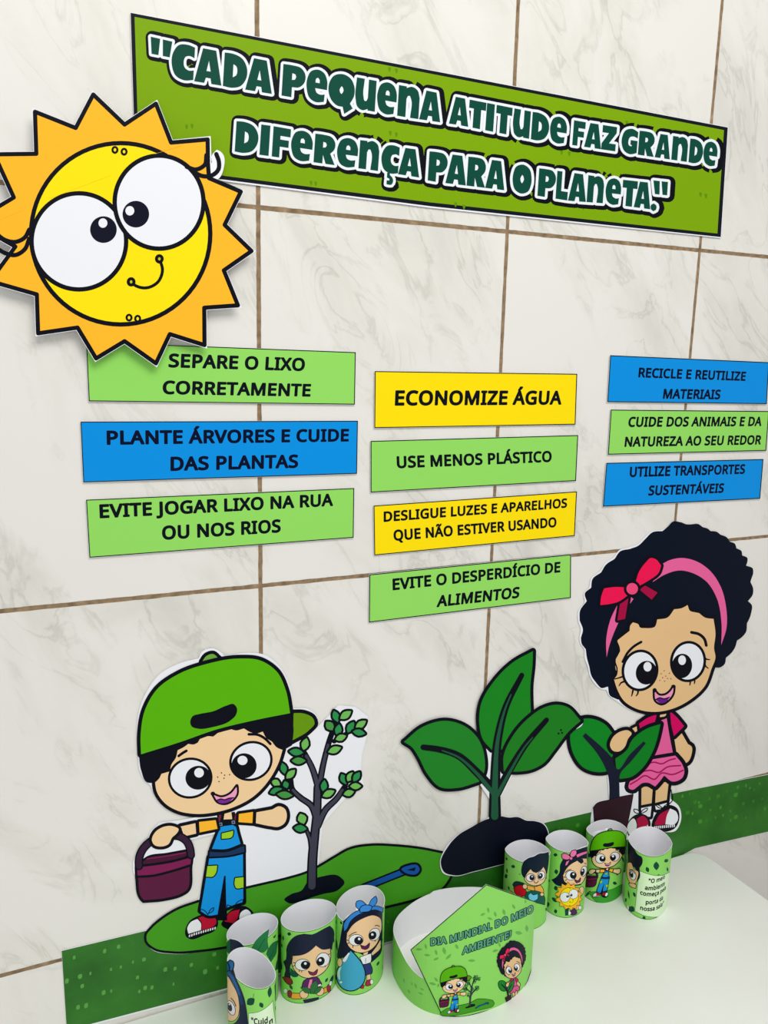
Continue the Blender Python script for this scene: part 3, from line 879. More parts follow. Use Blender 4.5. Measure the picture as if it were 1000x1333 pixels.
    'v': (407, [[(163,0), (0,430), (75,430), (167,176), (180,137), (193,96), (201,63), (204,63), (214,96), (227,138), (241,176), (332,430), (407,430), (244,0)]]),
    'z': (377, [[(346,0), (31,0), (31,47), (262,375), (45,375), (45,430), (340,430), (340,377), (112,55), (346,55)]]),
    'ç': (385, [[(241,-8), (218,-7), (197,-4), (177,0), (157,7), (139,15), (122,26), (107,38), (93,52), (80,69), (69,87), (60,108), (53,131), (48,156), (45,183), (44,213), (45,243), (48,271), (54,297), (61,321), (71,342), (82,360), (95,377), (109,392), (125,404), (142,415), (161,423), (181,429), (201,434), (223,437), (245,438), (267,437), (288,435), (309,431), (328,426), (344,421), (358,415), (337,356), (292,370), (244,376), (217,374), (193,368), (172,358), (155,343), (141,325), (131,303), (123,277), (119,247), (117,213), (119,181), (123,152), (131,126), (141,104), (155,86), (172,71), (191,61), (214,55), (240,53), (262,54), (283,56), (302,60), (351,78), (351,15), (336,8), (320,3), (304,-2), (285,-5), (264,-7)],[(306,-111), (303,-135), (293,-155), (277,-171), (254,-183), (224,-190), (188,-192), (165,-191), (148,-188), (148,-144), (167,-147), (190,-148), (208,-148), (222,-145), (234,-141), (243,-134), (248,-125), (249,-113), (247,-100), (240,-90), (228,-83), (213,-77), (196,-72), (176,-69), (211,0), (257,0), (237,-43), (272,-55), (282,-61), (290,-68), (297,-77), (302,-87), (305,-98)]]),
    'ã': (450, [[(231,437), (261,436), (287,432), (311,425), (331,415), (347,403), (361,387), (371,368), (379,346), (383,321), (385,293), (385,0), (334,0), (320,61), (317,61), (304,46), (292,33), (279,22), (265,13), (250,5), (234,-1), (216,-5), (195,-7), (172,-8), (148,-7), (124,-2), (103,6), (84,16), (68,30), (55,48), (45,68), (39,92), (37,119), (39,144), (45,166), (55,186), (69,203), (87,219), (110,231), (137,241), (168,249), (203,254), (243,257), (316,259), (316,285), (313,317), (306,342), (293,359), (275,371), (253,378), (227,380), (205,379), (183,376), (163,370), (106,347), (84,400), (104,410), (126,419), (151,426), (177,432), (204,436)],[(252,208), (222,206), (196,202), (173,197), (155,190), (141,182), (124,165), (113,144), (110,119), (112,97), (120,79), (132,66), (148,56), (167,51), (188,49), (223,52), (253,62), (279,79), (299,103), (311,134), (315,172), (315,210)],[(79,486), (88,529), (93,541), (99,552), (106,561), (114,569), (123,576), (132,581), (143,585), (154,588), (167,589), (178,588), (190,586), (201,582), (233,566), (262,550), (271,546), (280,544), (289,543), (300,544), (310,548), (317,555), (323,564), (329,575), (333,589), (373,589), (368,560), (359,536), (346,515), (329,499), (309,490), (285,487), (274,488), (263,490), (253,494), (221,510), (191,526), (182,529), (173,532), (164,532), (152,531), (142,527), (135,521), (129,512), (124,500), (119,486)]]),
    'é': (452, [[(234,438), (269,435), (301,427), (329,414), (354,396), (374,373), (390,346), (398,328), (404,309), (408,288), (411,267), (411,244), (411,201), (117,201), (119,173), (124,148), (131,126), (141,107), (154,90), (170,77), (187,66), (207,58), (230,54), (254,52), (280,53), (305,56), (327,60), (392,82), (392,20), (370,11), (349,4), (327,-1), (304,-5), (279,-7), (251,-8), (227,-7), (204,-4), (183,1), (162,8), (143,17), (125,28), (109,41), (94,55), (81,72), (70,91), (61,112), (53,134), (48,158), (45,184), (44,212), (45,239), (48,265), (53,289), (59,312), (68,333), (78,352), (90,369), (103,385), (118,399), (134,411), (152,420), (171,428), (191,433), (212,437)],[(233,380), (202,377), (175,366), (154,348), (137,323), (125,293), (119,257), (338,257), (336,281), (333,302), (326,322), (318,338), (306,353), (292,364), (276,373), (256,378)],[(347,606), (326,579), (296,546), (263,513), (233,486), (186,486), (186,496), (212,532), (240,575), (262,614), (347,614)]]),
    'í': (207, [[(139,0), (68,0), (68,430), (139,430)],[(222,606), (201,579), (171,546), (138,513), (107,486), (61,486), (61,496), (87,532), (115,575), (137,614), (222,614)]]),
    '"': (327, [[(128,573), (112,366), (68,366), (52,573)],[(275,573), (259,366), (215,366), (199,573)]]),
    '!': (216, [[(131,161), (85,161), (65,573), (151,573)],[(58,43), (59,61), (64,75), (72,85), (83,92), (94,96), (107,97), (120,96), (132,92), (142,85), (151,75), (156,61), (157,43), (156,26), (151,12), (142,2), (132,-6), (120,-10), (107,-11), (94,-10), (83,-6), (72,2), (64,12), (59,26)]]),
    '.': (215, [[(58,43), (59,61), (64,75), (72,85), (82,92), (94,96), (107,97), (120,96), (132,92), (142,85), (151,75), (156,61), (157,43), (156,26), (151,12), (142,2), (132,-6), (120,-10), (107,-11), (94,-10), (82,-6), (72,2), (64,12), (59,26)]]),
    ' ': (209, []),
}

# ------------------------------------------------------------------ the room
TABLE_Z = 0.75
wall = mesh_object('wall_back', [(-2.2, 0, 0), (3.2, 0, 0), (3.2, 0, 2.8), (-2.2, 0, 2.8),
                                 (-2.2, .12, 0), (3.2, .12, 0), (3.2, .12, 2.8), (-2.2, .12, 2.8)],
                   [(0, 1, 2, 3), (5, 4, 7, 6), (4, 0, 3, 7), (1, 5, 6, 2), (3, 2, 6, 7), (4, 5, 1, 0)], [tile_material()])
tag(wall, 'pale marbled tile wall with brown grout lines', None, None, 'structure')
floor = mesh_object('floor', [(-2.2, -3.0, 0), (3.2, -3.0, 0), (3.2, 0, 0), (-2.2, 0, 0)], [(0, 1, 2, 3)], [paint((176, 170, 160), 0.5)])
tag(floor, 'plain greyish floor under the table', None, None, 'structure')


def rounded_slab(name, x0, x1, y0, y1, z0, z1, rc, rf, mat, parent):
    """table top with round corners and a soft rolled edge"""
    def ring(inset, z):
        r = max(rc - inset, 0.004)
        pts = []
        for cx, cy, a0 in ((x1 - inset - r, y1 - inset - r, 0), (x0 + inset + r, y1 - inset - r, 90),
                           (x0 + inset + r, y0 + inset + r, 180), (x1 - inset - r, y0 + inset + r, 270)):
            for i in range(9):
                a = math.radians(a0 + i * 90 / 8)
                pts.append((cx + r * math.cos(a), cy + r * math.sin(a), z))
        return pts
    rings = [ring(0.012, z0), ring(0, z0 + 0.004)]
    for i in range(7):
        a = math.radians(i * 15)
        rings.append(ring(rf * (1 - math.cos(a)), z1 - rf + rf * math.sin(a)))
    v, f = [], []
    n = len(rings[0])
    for r in rings:
        v += r
    for k in range(len(rings) - 1):
        for i in range(n):
            f.append((k * n + i, k * n + (i + 1) % n, (k + 1) * n + (i + 1) % n, (k + 1) * n + i))
    f.append(tuple(range(n))[::-1])
    f.append(tuple(range((len(rings) - 1) * n, len(rings) * n)))
    return mesh_object(name, v, f, [mat], parent, None, True)


table_mat = table_material()
table = bpy.data.objects.new('table', None)
table.location = (0.15, -0.37, 0)
COL.objects.link(table)
tag(table, 'white smooth-topped table pushed against the tiled wall', 'table')


def under_table(o):
    o.parent = table
    o.matrix_parent_inverse = Matrix.Translation(-Vector(table.location))
    return o


under_table(rounded_slab('tabletop', -0.52, 0.732, -0.70, -0.0015, TABLE_Z - 0.034, TABLE_Z, 0.028, 0.005, table_mat, None))
under_table(box('apron', (-0.46, -0.64, TABLE_Z - 0.10), (0.67, -0.06, TABLE_Z - 0.033), table_mat))
for x, y in ((-0.44, -0.62), (0.65, -0.62), (-0.44, -0.08), (0.65, -0.08)):
    legs = []
    under_table(box('leg', (x - 0.022, y - 0.022, 0), (x + 0.022, y + 0.022, TABLE_Z - 0.09), table_mat, None, 0.008))

FULL = (0, 0, 1)

# ------------------------------------------------------------------ green border along the table
A = Art(Flat(0.0006), 'grass_border_strip')
border = A.sheet([(FULL, '80,1237! 192,1210.5! 440,1146! 713,1069.5! 877,1032! 1040,1000! 1040,1073.5! 1000,1083! 905,1104.5! 888,1114! 720,1165! 505,1227.5! 290,1289.5! 87,1343.5!')])
tag(border, 'long grass-green printed paper strip with pale flecks, taped along the wall just above the table', 'paper border')
A.part('grass_print')
A.fill(grass_print_material(), '80.3,1237.6! 192,1211! 440,1146.5! 713,1070! 877,1032.5! 1040,1000.5! 1040,1073! 1000,1082.5! 905,1104! 888,1113! 720,1164! 505,1226! 290,1287.5! 87,1341!')
A.part('fleck_pattern')
flecks = []
A.frame(60, 1230, 3.846)
for x, y in ((140, 62), (293, 30), (363, 8), (325, 122), (374, 110), (435, 85), (490, 72), (222, 142), (170, 157), (181, 205), (104, 180), (288, 238),
             (326, 230), (457, 162), (467, 232), (496, 214), (530, 212), (638, 195), (597, 122), (645, 118), (727, 99), (796, 133), (858, 114),
             (842, 46), (160, 311), (200, 303)):
    flecks.append(A.px(x, y))
A.frame(740, 660, 3.03)
for x, y in ((450, 1140), (478, 1130), (500, 1163), (515, 1165), (556, 1150), (590, 1140), (625, 1120), (660, 1135), (668, 1105), (700, 1098), (716, 1108), (733, 1115),
             (755, 1090), (470, 1205), (490, 1208), (520, 1180), (560, 1195), (600, 1185), (640, 1200), (690, 1170), (730, 1160), (765, 1150), (520, 1240), (545, 1238), (580, 1225), (640, 1235), (700, 1225), (745, 1215), (775, 1190), (610, 1215), (660, 1222)):
    flecks.append(A.px(x, y))
A.frame(0, 0, 1)
for x, y in ((520, 1192), (528, 1190), (560, 1178), (600, 1168), (640, 1150), (575, 1192), (505, 1200), (330, 1262), (728, 1078), (740, 1085), (752, 1074), (705, 1100), (690, 1128)):
    flecks.append((x, y))
for x, y in flecks:
    h = random.uniform(2.2, 3.8) if x < 400 else random.uniform(1.6, 3.2)
    w = h * random.uniform(0.45, 0.7)
    A.fill((92, 160, 74) if x < 400 else (70, 142, 50) if random.random() < .6 else (58, 128, 40), '%f,%f %f,%f %f,%f %f,%f' % (x - w, y - h * .6, x + w, y - h, x + w, y + h * .7, x - w, y + h))
A.finish()

# ------------------------------------------------------------------ title banner
A = Art(Flat(0.0016), 'title_banner')
banner = A.sheet([(FULL, '169.5,16! 948,165.5! 938.7,310! 560,270.5! 176,221!')])
tag(banner, 'long lime-green paper banner with a two-line title in dark green letters', 'banner')
A.part('black_frame')
A.frame(*FULL)
A.fill((14, 18, 28), '170,16.7! 947.5,166! 938.3,308.7! 560,268.5! 176.3,219!')
A.part('lime_print')
A.fill((122, 163, 2), '175.2,22! 942.4,169.4! 933.9,304! 560,263.4! 181,214.6!')
A.part('ghost_mark_pattern')
for x, y in ((243, 165), (250, 164), (507, 90), (516, 92), (508, 173), (516, 175), (731, 198), (741, 200), (912, 253), (919, 255), (405, 238), (411, 239), (593, 266), (604, 269),
             (650, 160), (816, 160), (759, 270)):
    A.fill((92, 140, 2), '%f,%f %f,%f %f,%f' % (x - 1.5, y - 3, x + 1.8, y - 2, x, y + 4))

TITLE = {
    'C': (['1,.97! .7,1.01 .3,.95 .05,.68 .03,.36 .25,.06 .62,-.02 1,.03! 1,.31! .8,.28 .62,.33 .54,.5 .62,.66 .8,.7 1,.66!'], []),
    'A': (['0,0! .26,1! .74,1! 1,0! .63,0! .59,.16! .42,.16! .37,0!'], ['.5,.66! .43,.36! .58,.36!']),
    'D': (['0,0! 0,1! .35,1.01 .75,.92 1,.6 .98,.35 .75,.08 .4,-.01'], ['.4,.7! .52,.66 .58,.52 .54,.38 .4,.31!']),
    'P': (['0,0! 0,1! .4,1.01 .8,.97 1,.78 .97,.52 .75,.35 .44,.32! .44,0!'], ['.42,.76! .56,.74 .6,.66 .55,.57 .42,.55!']),
    'e': (['1,.42! .98,.72 .8,.95 .5,1.02 .2,.94 .02,.66 .03,.34 .2,.07 .5,-.02 .88,.03! .9,.27! .68,.24 .5,.29 .43,.42!'], ['.43,.6! .46,.74 .55,.76 .62,.7 .63,.6!']),
    'Q': (['.5,1.02 .82,.93 1,.66 1,.38 .86,.12! .98,-.02! .66,-.24! .58,-.02! .4,-.02 .16,.1 0,.36 0,.66 .18,.93'], ['.5,.63 .58,.5 .5,.38 .42,.5']),
    'u': (['0,1! .4,1! .4,.4 .46,.29 .55,.3 .61,.4! .61,1! 1,1! 1,0! .63,0! .63,.05! .4,-.02 .12,.06 0,.3'], []),
    'n': (['0,0! 0,1! .37,1! .37,.95! .6,1.02 .88,.94 1,.7! 1,0! .61,0! .6,.62 .54,.71 .45,.7 .39,.6! .39,0!'], []),
    'T': (['0,1! 1,1! 1,.7! .72,.7! .72,0! .28,0! .28,.7! 0,.7!'], []),
    'I': (['0,1! 1,1! 1,0! 0,0!'], []),
    'F': (['0,0! 0,1! 1,1! 1,.72! .43,.72! .43,.6! .92,.6! .92,.36! .43,.36! .43,0!'], []),
    'Z': (['0,1! 1,1! 1,.74! .52,.29! 1,.29! 1,0! 0,0! 0,.25! .46,.7! 0,.7!'], []),
    'G': (['1,.93! .6,1.03 .2,.93 0,.6 .02,.32 .25,.05 .6,-.03 1,.06! 1,.56! .56,.56! .56,.37! .66,.35! .62,.3 .48,.33 .42,.5 .52,.68 .75,.72 1,.66!'], []),
    'R': (['0,0! 0,1! .4,1.01 .78,.97 .96,.78 .94,.55 .76,.38! 1,0! .57,0! .42,.3! .42,0!'], ['.4,.76! .53,.74 .57,.66 .52,.58 .4,.56!']),
    'O': (['.5,1.02 .84,.92 1,.62 1,.36 .84,.08 .5,-.02 .16,.08 0,.36 0,.62 .16,.92'], ['.5,.65 .6,.5 .5,.35 .4,.5']),
    'L': (['0,1! .44,1! .44,.3! 1,.3! 1,0! 0,0!'], []),
    '"': (['0,1! .44,1! .4,.55! .08,.55!', '.56,1! 1,1! .92,.55! .6,.55!'], []),
    '.': (['.5,.24 .9,.18 1,.1 .9,0 .5,-.06 .1,0 0,.1 .1,.18'], []),
    ',': (['.0,0! .42,0! .4,-.07 .75,-.14 .95,-.28 .7,-.42 0,-.42! 0,-.28! .4,-.27 .35,-.21 .0,-.18!'], []),
}


def along(knots, x):
    for (x0, y0), (x1, y1) in zip(knots, knots[1:]):
        if x <= x1 or (x1, y1) == knots[-1]:
            return y0 + (y1 - y0) * (x - x0) / (x1 - x0)


def title_row(letters, base, cap, lean):
    ink = []
    for ch, x0, x1 in letters:
        outs, holes = TITLE[ch]

        def pt(gx, gy):
            x = x0 + (x1 - x0) * gx
            return (x + lean * gy, along(base, x) * (1 - gy) + along(cap, x) * gy)
        loops = []
        for p in outs + holes:
            loops.append(smooth_path([(*pt(x, y), c) for x, y, c in parse(p)], True, 2.2))
        ink.append((loops, len(outs)))
    dark, white, green = [], [], []
    for loops, nout in ink:
        for i, l in enumerate(loops):
            shifted = [(x + 1.6, y + 0.6) for x, y in l]
            if i < nout:
                dark += ribbon(shifted, 16.6, 16.6, True)
                dark += [[l2 for l2 in t] for t in fill_loops([shifted])]
            white += ribbon(l, 6.8, 6.8, True)
        white += [t for t in fill_loops(loops)]
        green += fill_loops(loops)
    return dark, white, green


def lerp_frame(x0, sc, items):
    return [(ch, x0 + a / sc, x0 + b / sc) for ch, a, b in items]


row1 = (lerp_frame(180, 4.545, [('"', 62, 190), ('C', 190, 325), ('A', 330, 492), ('D', 500, 638), ('A', 632, 790), ('P', 847, 980)])
        + lerp_frame(380, 4.545, [('e', 80, 203), ('Q', 213, 363), ('u', 373, 490), ('e', 498, 614), ('n', 622, 748), ('A', 752, 877)])
        + lerp_frame(560, 4.545, [('A', 110, 225), ('T', 222, 322), ('I', 325, 372), ('T', 382, 477), ('u', 487, 585), ('D', 595, 697), ('e', 703, 802)])
        + lerp_frame(730, 4.545, [('F', 67, 137), ('A', 137, 238), ('Z', 238, 322), ('G', 355, 448), ('R', 455, 550), ('A', 555, 645), ('n', 653, 745), ('D', 755, 835), ('e', 838, 920)]))
base1 = [(190, 96), (235, 103), (371.4, 125.3), (531.8, 153.3), (596.7, 162.8), (692, 181.5), (749, 189.5), (898.3, 211.5), (935, 217.5)]
cap1 = [(190, 47), (243.8, 59.3), (371.4, 84.3), (529.6, 113), (598.5, 127.6), (694.2, 146.3), (752, 158), (900.5, 181.1), (935, 187)]
row2 = (lerp_frame(290, 5, [('D', 77, 224), ('I', 238, 298), ('F', 318, 432), ('e', 438, 578), ('R', 590, 728), ('e', 737, 873), ('n', 882, 1010)])
        + lerp_frame(480, 5, [('n', -66, 63), ('C', 75, 190), (',', 120, 165), ('A', 190, 328), ('P', 383, 503), ('A', 498, 632), ('R', 636, 757), ('A', 757, 882), ('O', 932, 1052)][1:])
        + lerp_frame(680, 5, [('P', 97, 208), ('L', 215, 292), ('A', 296, 413), ('n', 417, 523), ('e', 535, 635), ('T', 643, 740), ('A', 724, 832), ('.', 832, 873)]))
base2 = [(300, 196.5), (352, 203.5), (431, 214.5), (484, 221.5), (545, 231), (560, 236), (655, 247.5), (703, 255.5), (741, 261.5), (790, 265), (850, 273), (870, 275)]
cap2 = [(300, 157), (352, 164), (431, 178), (484, 184.5), (525, 192.5), (560, 197.5), (655, 210.5), (704, 220), (740, 224.5), (790, 232), (850, 238.5), (870, 240)]
A.part('lettering')
d1, w1, g1 = title_row(row1, base1, cap1, 2.5)
d2, w2, g2 = title_row(row2, base2, cap2, 2.5)
dq, wq, gq = title_row([('"', 851.5, 870.5)], [(840, 273), (880, 277)], [(840, 233.5), (880, 238)], -1)
for polys, c in ((d1 + d2 + dq, (5, 8, 16)), (w1 + w2 + wq, (232, 236, 240)), (g1 + g2 + gq, (6, 72, 56))):
    A.lay(union([[A.s.inv(*p) for p in po] for po in polys]), c)
A.finish()

# ------------------------------------------------------------------ smiling sun
SUN_EDGE = ('134,134! 290,196! 357,68! 477,183! 597,103! 655,252! 795,240! 796,330! 800,388! 922,440! 860,567! 963,667! 857,741! 911,875! 782,884! 783,1027! '
            '650,985! 597,1097! 477,1012! 368,1078! 297,960! 146,982! 141,833! -38,782! 59,650! -48,590! -65,532! 53,462! -22,297! 139,295!')
ORANGE, YELLOW = (253, 184, 42), (251, 225, 12)


def sun_art(A, ww=1.0):
    A.frame(0, 100, 2.941)
    A.part('ray_ring')
    A.fill(ORANGE, SUN_EDGE)
    A.line(5.6 * ww, SUN_EDGE, closed=True)
    A.part('face_disc')
    pts = A.oval_path(462, 601, 343, 347)
    A.lay_px([pts], YELLOW)
    A.rib_px(pts, 5.8 * ww * A.k, 5.8 * ww * A.k, True, BLACK)
    for cx, cy, rx, ry, px_, py_, hx, hy in ((302, 630, 181, 184, 396, 585, 394, 560), (609, 480, 170, 178, 520, 526, 497, 513)):
        A.part('eye')
        pts = A.oval_path(cx, cy, rx, ry)
        A.lay_px([pts], WHITE)
        A.rib_px(pts, 5.8 * ww * A.k, 5.8 * ww * A.k, True, BLACK)
        A.sub('pupil')
        A.oval((12, 15, 34), px_, py_, 51, 51)
        A.oval(WHITE, hx, hy, 17, 18)
    A.part('eyelash')
    A.line(5.6 * ww, '790,300 785,335 750,355 715,345')
    A.line(5.6 * ww, '745,367 775,380 810,378 836,355 838,325 828,296', w1=5.6 * ww)
    A.part('eyelash')
    A.line(5.6 * ww, '-20,595 20,625 60,632 95,615 112,585')
    A.line(5.6 * ww, '-20,650 20,675 60,682 95,660 112,620')
    A.part('smile')
    A.line(3.2 * ww, '612,700 622,740 605,785 560,808 520,800 502,787')
    for x, y in ((610, 697), (502, 785)):
        A.oval(BLACK, x, y, 17, 18)
        A.oval((206, 186, 20), x, y, 5, 6)
    for x, y in ((440, 280), (475, 287), (494, 922), (527, 926)):
        A.part('freckle')
        A.oval(BLACK, x, y, 13.5, 15)
        A.oval(YELLOW, x, y, 5, 6.5)


A = Art(Flat(0.0115), 'sun_cutout')
sun = A.sheet([((0, 100, 2.941), SUN_EDGE.replace('795,240! 796,330! 800,388!', '797,238! 800,325! 818,340! 823,300 832,291 844,300 847,345 828,384 805,388!'))], 3.4)
tag(sun, 'big smiling orange and yellow paper sun with wide white eyes, overlapping the banner', 'paper sun')
sun_art(A)
A.part('paper_seam')
A.frame(0, 100, 2.941)
A.line(0.3, '0,548! 90,510!', (222, 160, 44))
A.part('paper_seam')
A.line(0.3, '190,466! 424,378!', (224, 184, 20))
A.part('paper_seam')
A.line(0.3, '592,296! 695,264!', (222, 160, 44))
A.finish()

# ------------------------------------------------------------------ the ten paper signs
S_GREEN, S_BLUE, S_YELLOW = (146, 217, 98), (6, 142, 224), (252, 222, 8)
F6, F7, F8 = (90, 430, 2.5), (460, 460, 3.125), (760, 440, 4.1667)
SIGNS = [
    (F6, S_GREEN, '55,37! 933,71! 930,242! 64,231!', [('SEPARE O LIXO', (328, 121), (762, 133), (330, 75)), ('CORRETAMENTE', (308, 208), (781, 216), (310, 163))],
     'green paper sign reading SEPARE O LIXO CORRETAMENTE, its corner under the sun'),
    (F6, S_BLUE, '37,297! 940,294! 937,467! 46,495!', [('PLANTE ÁRVORES E CUIDE', (125, 373), (906, 362), (124, 326)), ('DAS PLANTAS', (332, 458), (740, 448), (332, 411))],
     'blue paper sign reading PLANTE ÁRVORES E CUIDE DAS PLANTAS'),
    (F6, S_GREEN, '55,551! 928,513! 926,675! 66,740!', [('EVITE JOGAR LIXO NA RUA', (102, 612), (852, 572), (100, 566)), ('OU NOS RIOS', (307, 682), (684, 658), (306, 636))],
     'green paper sign reading EVITE JOGAR LIXO NA RUA OU NOS RIOS'),
    (F7, S_YELLOW, '87,72! 911,83! 904,290! 85,304!', [('ECONOMIZE ÁGUA', (171, 213), (837, 209), (174, 150))],
     'yellow paper sign reading ECONOMIZE ÁGUA'),
    (F7, S_GREEN, '70,356! 915,332! 906,519! 70,566!', [('USE MENOS PLÁSTICO', (180, 468), (803, 442), (178, 418))],
     'green paper sign reading USE MENOS PLÁSTICO'),
    (F7, S_YELLOW, '82,619! 910,561! 901,743! 85,822!', [('DESLIGUE LUZES E APARELHOS', (125, 686), (865, 628), (125, 643)), ('QUE NÃO ESTIVER USANDO', (168, 763), (823, 707), (166, 718))],
     'yellow paper sign reading DESLIGUE LUZES E APARELHOS QUE NÃO ESTIVER USANDO'),
    (F7, S_GREEN, '65,899! 886,817! 885,995! 63,1095!', [('EVITE O DESPERDÍCIO DE', (162, 964), (838, 891), (161, 916)), ('ALIMENTOS', (346, 1032), (669, 995), (350, 984))],
     'green paper sign reading EVITE O DESPERDÍCIO DE ALIMENTOS'),
    (F8, S_BLUE, '143,93! 1006,131! 993,359! 127,348!', [('RECICLE E REUTILIZE', (297, 214), (872, 233), (302, 160)), ('MATERIAIS', (430, 330), (733, 333), (437, 275))],
     'blue paper sign reading RECICLE E REUTILIZE MATERIAIS'),
    (F8, S_GREEN, '146,388! 1006,396! 990,612! 130,633!', [('CUIDE DOS ANIMAIS E DA', (243, 483), (955, 478), (250, 427)), ('NATUREZA AO SEU REDOR', (222, 591), (953, 578), (228, 535))],
     'green paper sign reading CUIDE DOS ANIMAIS E DA NATUREZA AO SEU REDOR'),
    (F8, S_BLUE, '122,677! 975,656! 957,872! 103,915!', [('UTILIZE TRANSPORTES', (250, 755), (868, 737), (254, 698)), ('SUSTENTÁVEIS', (353, 855), (752, 840), (360, 800))],
     'blue paper sign reading UTILIZE TRANSPORTES SUSTENTÁVEIS'),
]
for fr, color, quad, lines, label in SIGNS:
    A = Art(Flat(0.0018), 'paper_sign')
    tag(A.sheet([(fr, quad)], 0.25), label, 'sign', 'advice signs on the tiles')
    A.part('colour_print')
    A.fill((16, 28, 22), quad)
    pts = [(x, y) for x, y, c in parse(quad)]
    q = grow([A.px(*p) for p in pts], -1.3)
    A.lay_px([q], color)
    A.part('lettering')
    for s, bl, br, tl in lines:
        A.text(s, bl, br, tl, (6, 12, 24) if color != S_BLUE else (5, 10, 40), 0.074)
    A.finish()

# ------------------------------------------------------------------ boy with bucket, young tree and hill
SKIN = (242, 206, 158)
G1, G2, G3 = (112, 184, 88), (44, 142, 76), (70, 146, 66)


def face_eye(A, c, r, deg, p, pr, h, hr, w=2.6):
    A.part('eye')
    A.oval(WHITE, c[0], c[1], r[0], r[1], deg, w)
    A.sub('pupil')
    A.oval((9, 9, 20), p[0], p[1], pr[0], pr[1], deg)
    A.oval(WHITE, h[0], h[1], hr[0], hr[1])
    A.back()


def boy_art(A, tree=True, mound=True):
    B1, B2, T = (170, 840, 4), (165, 1030, 4.1667), (340, 900, 4.1667)
    A.frame(*FULL)
    if mound:
        A.part('hill')
        A.fill((68, 154, 32), '191,1217 197,1209 212,1196 232,1184 257,1175! 300,1162 340,1152.5 376,1144 400,1136.5 414,1129.5 436,1116.5 455,1106 484,1101 513,1101.8 551,1106 576,1111! '
               '588,1130 575,1156 545,1168 501,1179.6 420,1202 340,1222 261,1236 225,1238 200,1233 191.5,1225', 2.6)
    if tree:
        A.part('soil_patch')
        A.frame(*T)
        A.fill((10, 16, 28), '125,1130 160,1100 220,1078 250,1035 330,1003 420,1000 452,1035 420,1075 330,1100 280,1115 210,1140 150,1148')
        A.part('shovel')
        A.limb('460,1130! 560,1062! 785,972!', 6.5, 6.5, (20, 84, 164), 2.2)
        A.fill((20, 84, 164), '760,965 800,944 850,944 860,965 842,990 810,992 780,982', 2.4)
        A.fill(BLACK, '790,968! 838,953! 832,974!')
        A.part('trunk')
        A.line(14, '275,1060! 279,900 290,780 302,660 306,520', w1=11)
        for p, a, b in (('300,690 272,620 212,575 168,530 158,470', 9.5, 7.5), ('312,525 272,405 232,330', 9.5, 7.5), ('312,525 340,380 372,260 400,180', 9, 7),
                        ('305,730 350,640 410,580 455,515', 10, 7.5), ('276,880 262,790 240,740', 8, 6), ('395,270! 440,245! 480,215!', 6, 6)):
            A.line(a, p, BLACK, False, b)
        gray = (62, 63, 78)
        A.line(9.5, '275,1054! 279,900 290,780 302,660 306,520', gray, False, 6.5)
        for p, a, b in (('300,690 272,620 212,575 172,535', 5.5, 3.5), ('312,525 272,405 245,350', 5.5, 4), ('312,525 340,380 362,290', 5, 3.5), ('305,730 350,640 410,580 440,535', 6, 4), ('277,880 265,800 250,760', 4, 2.5)):
            A.line(a, p, gray, False, b)
        for cx, cy, L, W, d, c in ((405, 135, 64, 36, 70, G2), (458, 127, 72, 38, -35, G1), (372, 187, 58, 44, 50, G3), (418, 208, 62, 36, -80, G2), (432, 250, 60, 34, -20, G1),
                                   (485, 193, 66, 38, -60, G2), (540, 178, 68, 36, -35, G1), (530, 222, 68, 34, 10, G2), (398, 316, 74, 36, -20, G1), (238, 285, 66, 40, -75, G1),
                                   (190, 328, 76, 36, 5, G2), (203, 375, 76, 36, 0, G3), (122, 418, 62, 34, 75, G2), (160, 448, 66, 36, -45, G1), (80, 495, 50, 36, 25, G1),
                                   (134, 505, 40, 32, 70, G2), (80, 538, 70, 34, -20, G2), (128, 560, 84, 36, 5, G3), (340, 512, 64, 34, -85, G2), (365, 553, 70, 36, -25, G1),
                                   (448, 475, 60, 38, 65, G2), (482, 462, 56, 34, -60, G1), (517, 462, 60, 34, -55, G2), (512, 513, 60, 34, 0, G1), (475, 550, 58, 34, -15, G1),
                                   (222, 690, 58, 48, 70, G1), (212, 742, 68, 38, 5, G2)):
            A.sub('leaf')
            A.leaf(cx, cy, L, W, d, c, 2.3)
    # legs and shoes
    A.frame(*B2)
    A.part('shoe')
    A.fill(BLACK, '512,722 525,695 560,648 640,622 685,655 690,715 640,755 540,745')
    A.fill((178, 18, 48), '530,705! 560,655 612,640! 600,690 580,715!')
    A.fill(WHITE, '620,655 650,640 672,658 668,700 640,725 610,712!')
    A.part('shoe')
    A.fill(BLACK, '316,760 322,735 342,702 385,676 440,664 488,684 496,720 480,752 420,780 340,800 320,786')
    A.fill((186, 18, 50), '388,685! 440,673 483,692 486,716 468,733 405,752! 408,715')
    A.fill(WHITE, '383,692! 402,715 402,752! 335,772! 328,745 348,708')
    for i in range(12):
        x, y = 338 + i * 12.6, 783 - i * 3.6 + (2 if i < 2 else 0)
        A.fill(WHITE, '%f,%f! %f,%f! %f,%f! %f,%f!' % (x, y - 7, x + 7, y - 9, x + 5, y + 4, x - 2, y + 6))
    # overalls
    A.part('overalls')
    A.fill(BLACK, '532,450! 486,700! 545,700! 540,560!')
    A.fill((18, 146, 222), '448,358! 540,352 630,332! 632,600! 590,612 540,632! 536,458! 528,458! 492,668! 440,672 400,648! 425,500', 3.2)
    A.fill((24, 52, 92), '450,326! 560,318 637,296! 638,328! 560,346 448,354!', 2)
    A.fill((18, 146, 222), '510,190! 575,182! 592,192! 604,240 617,284! 540,312 462,312! 482,260', 3.2)
    A.line(0.9, '400,652 400,640 420,645 440,668')
    A.line(0.9, '440,668 455,640 472,630 470,645 448,660')
    A.line(0.9, '545,640 545,615 562,620 580,632')
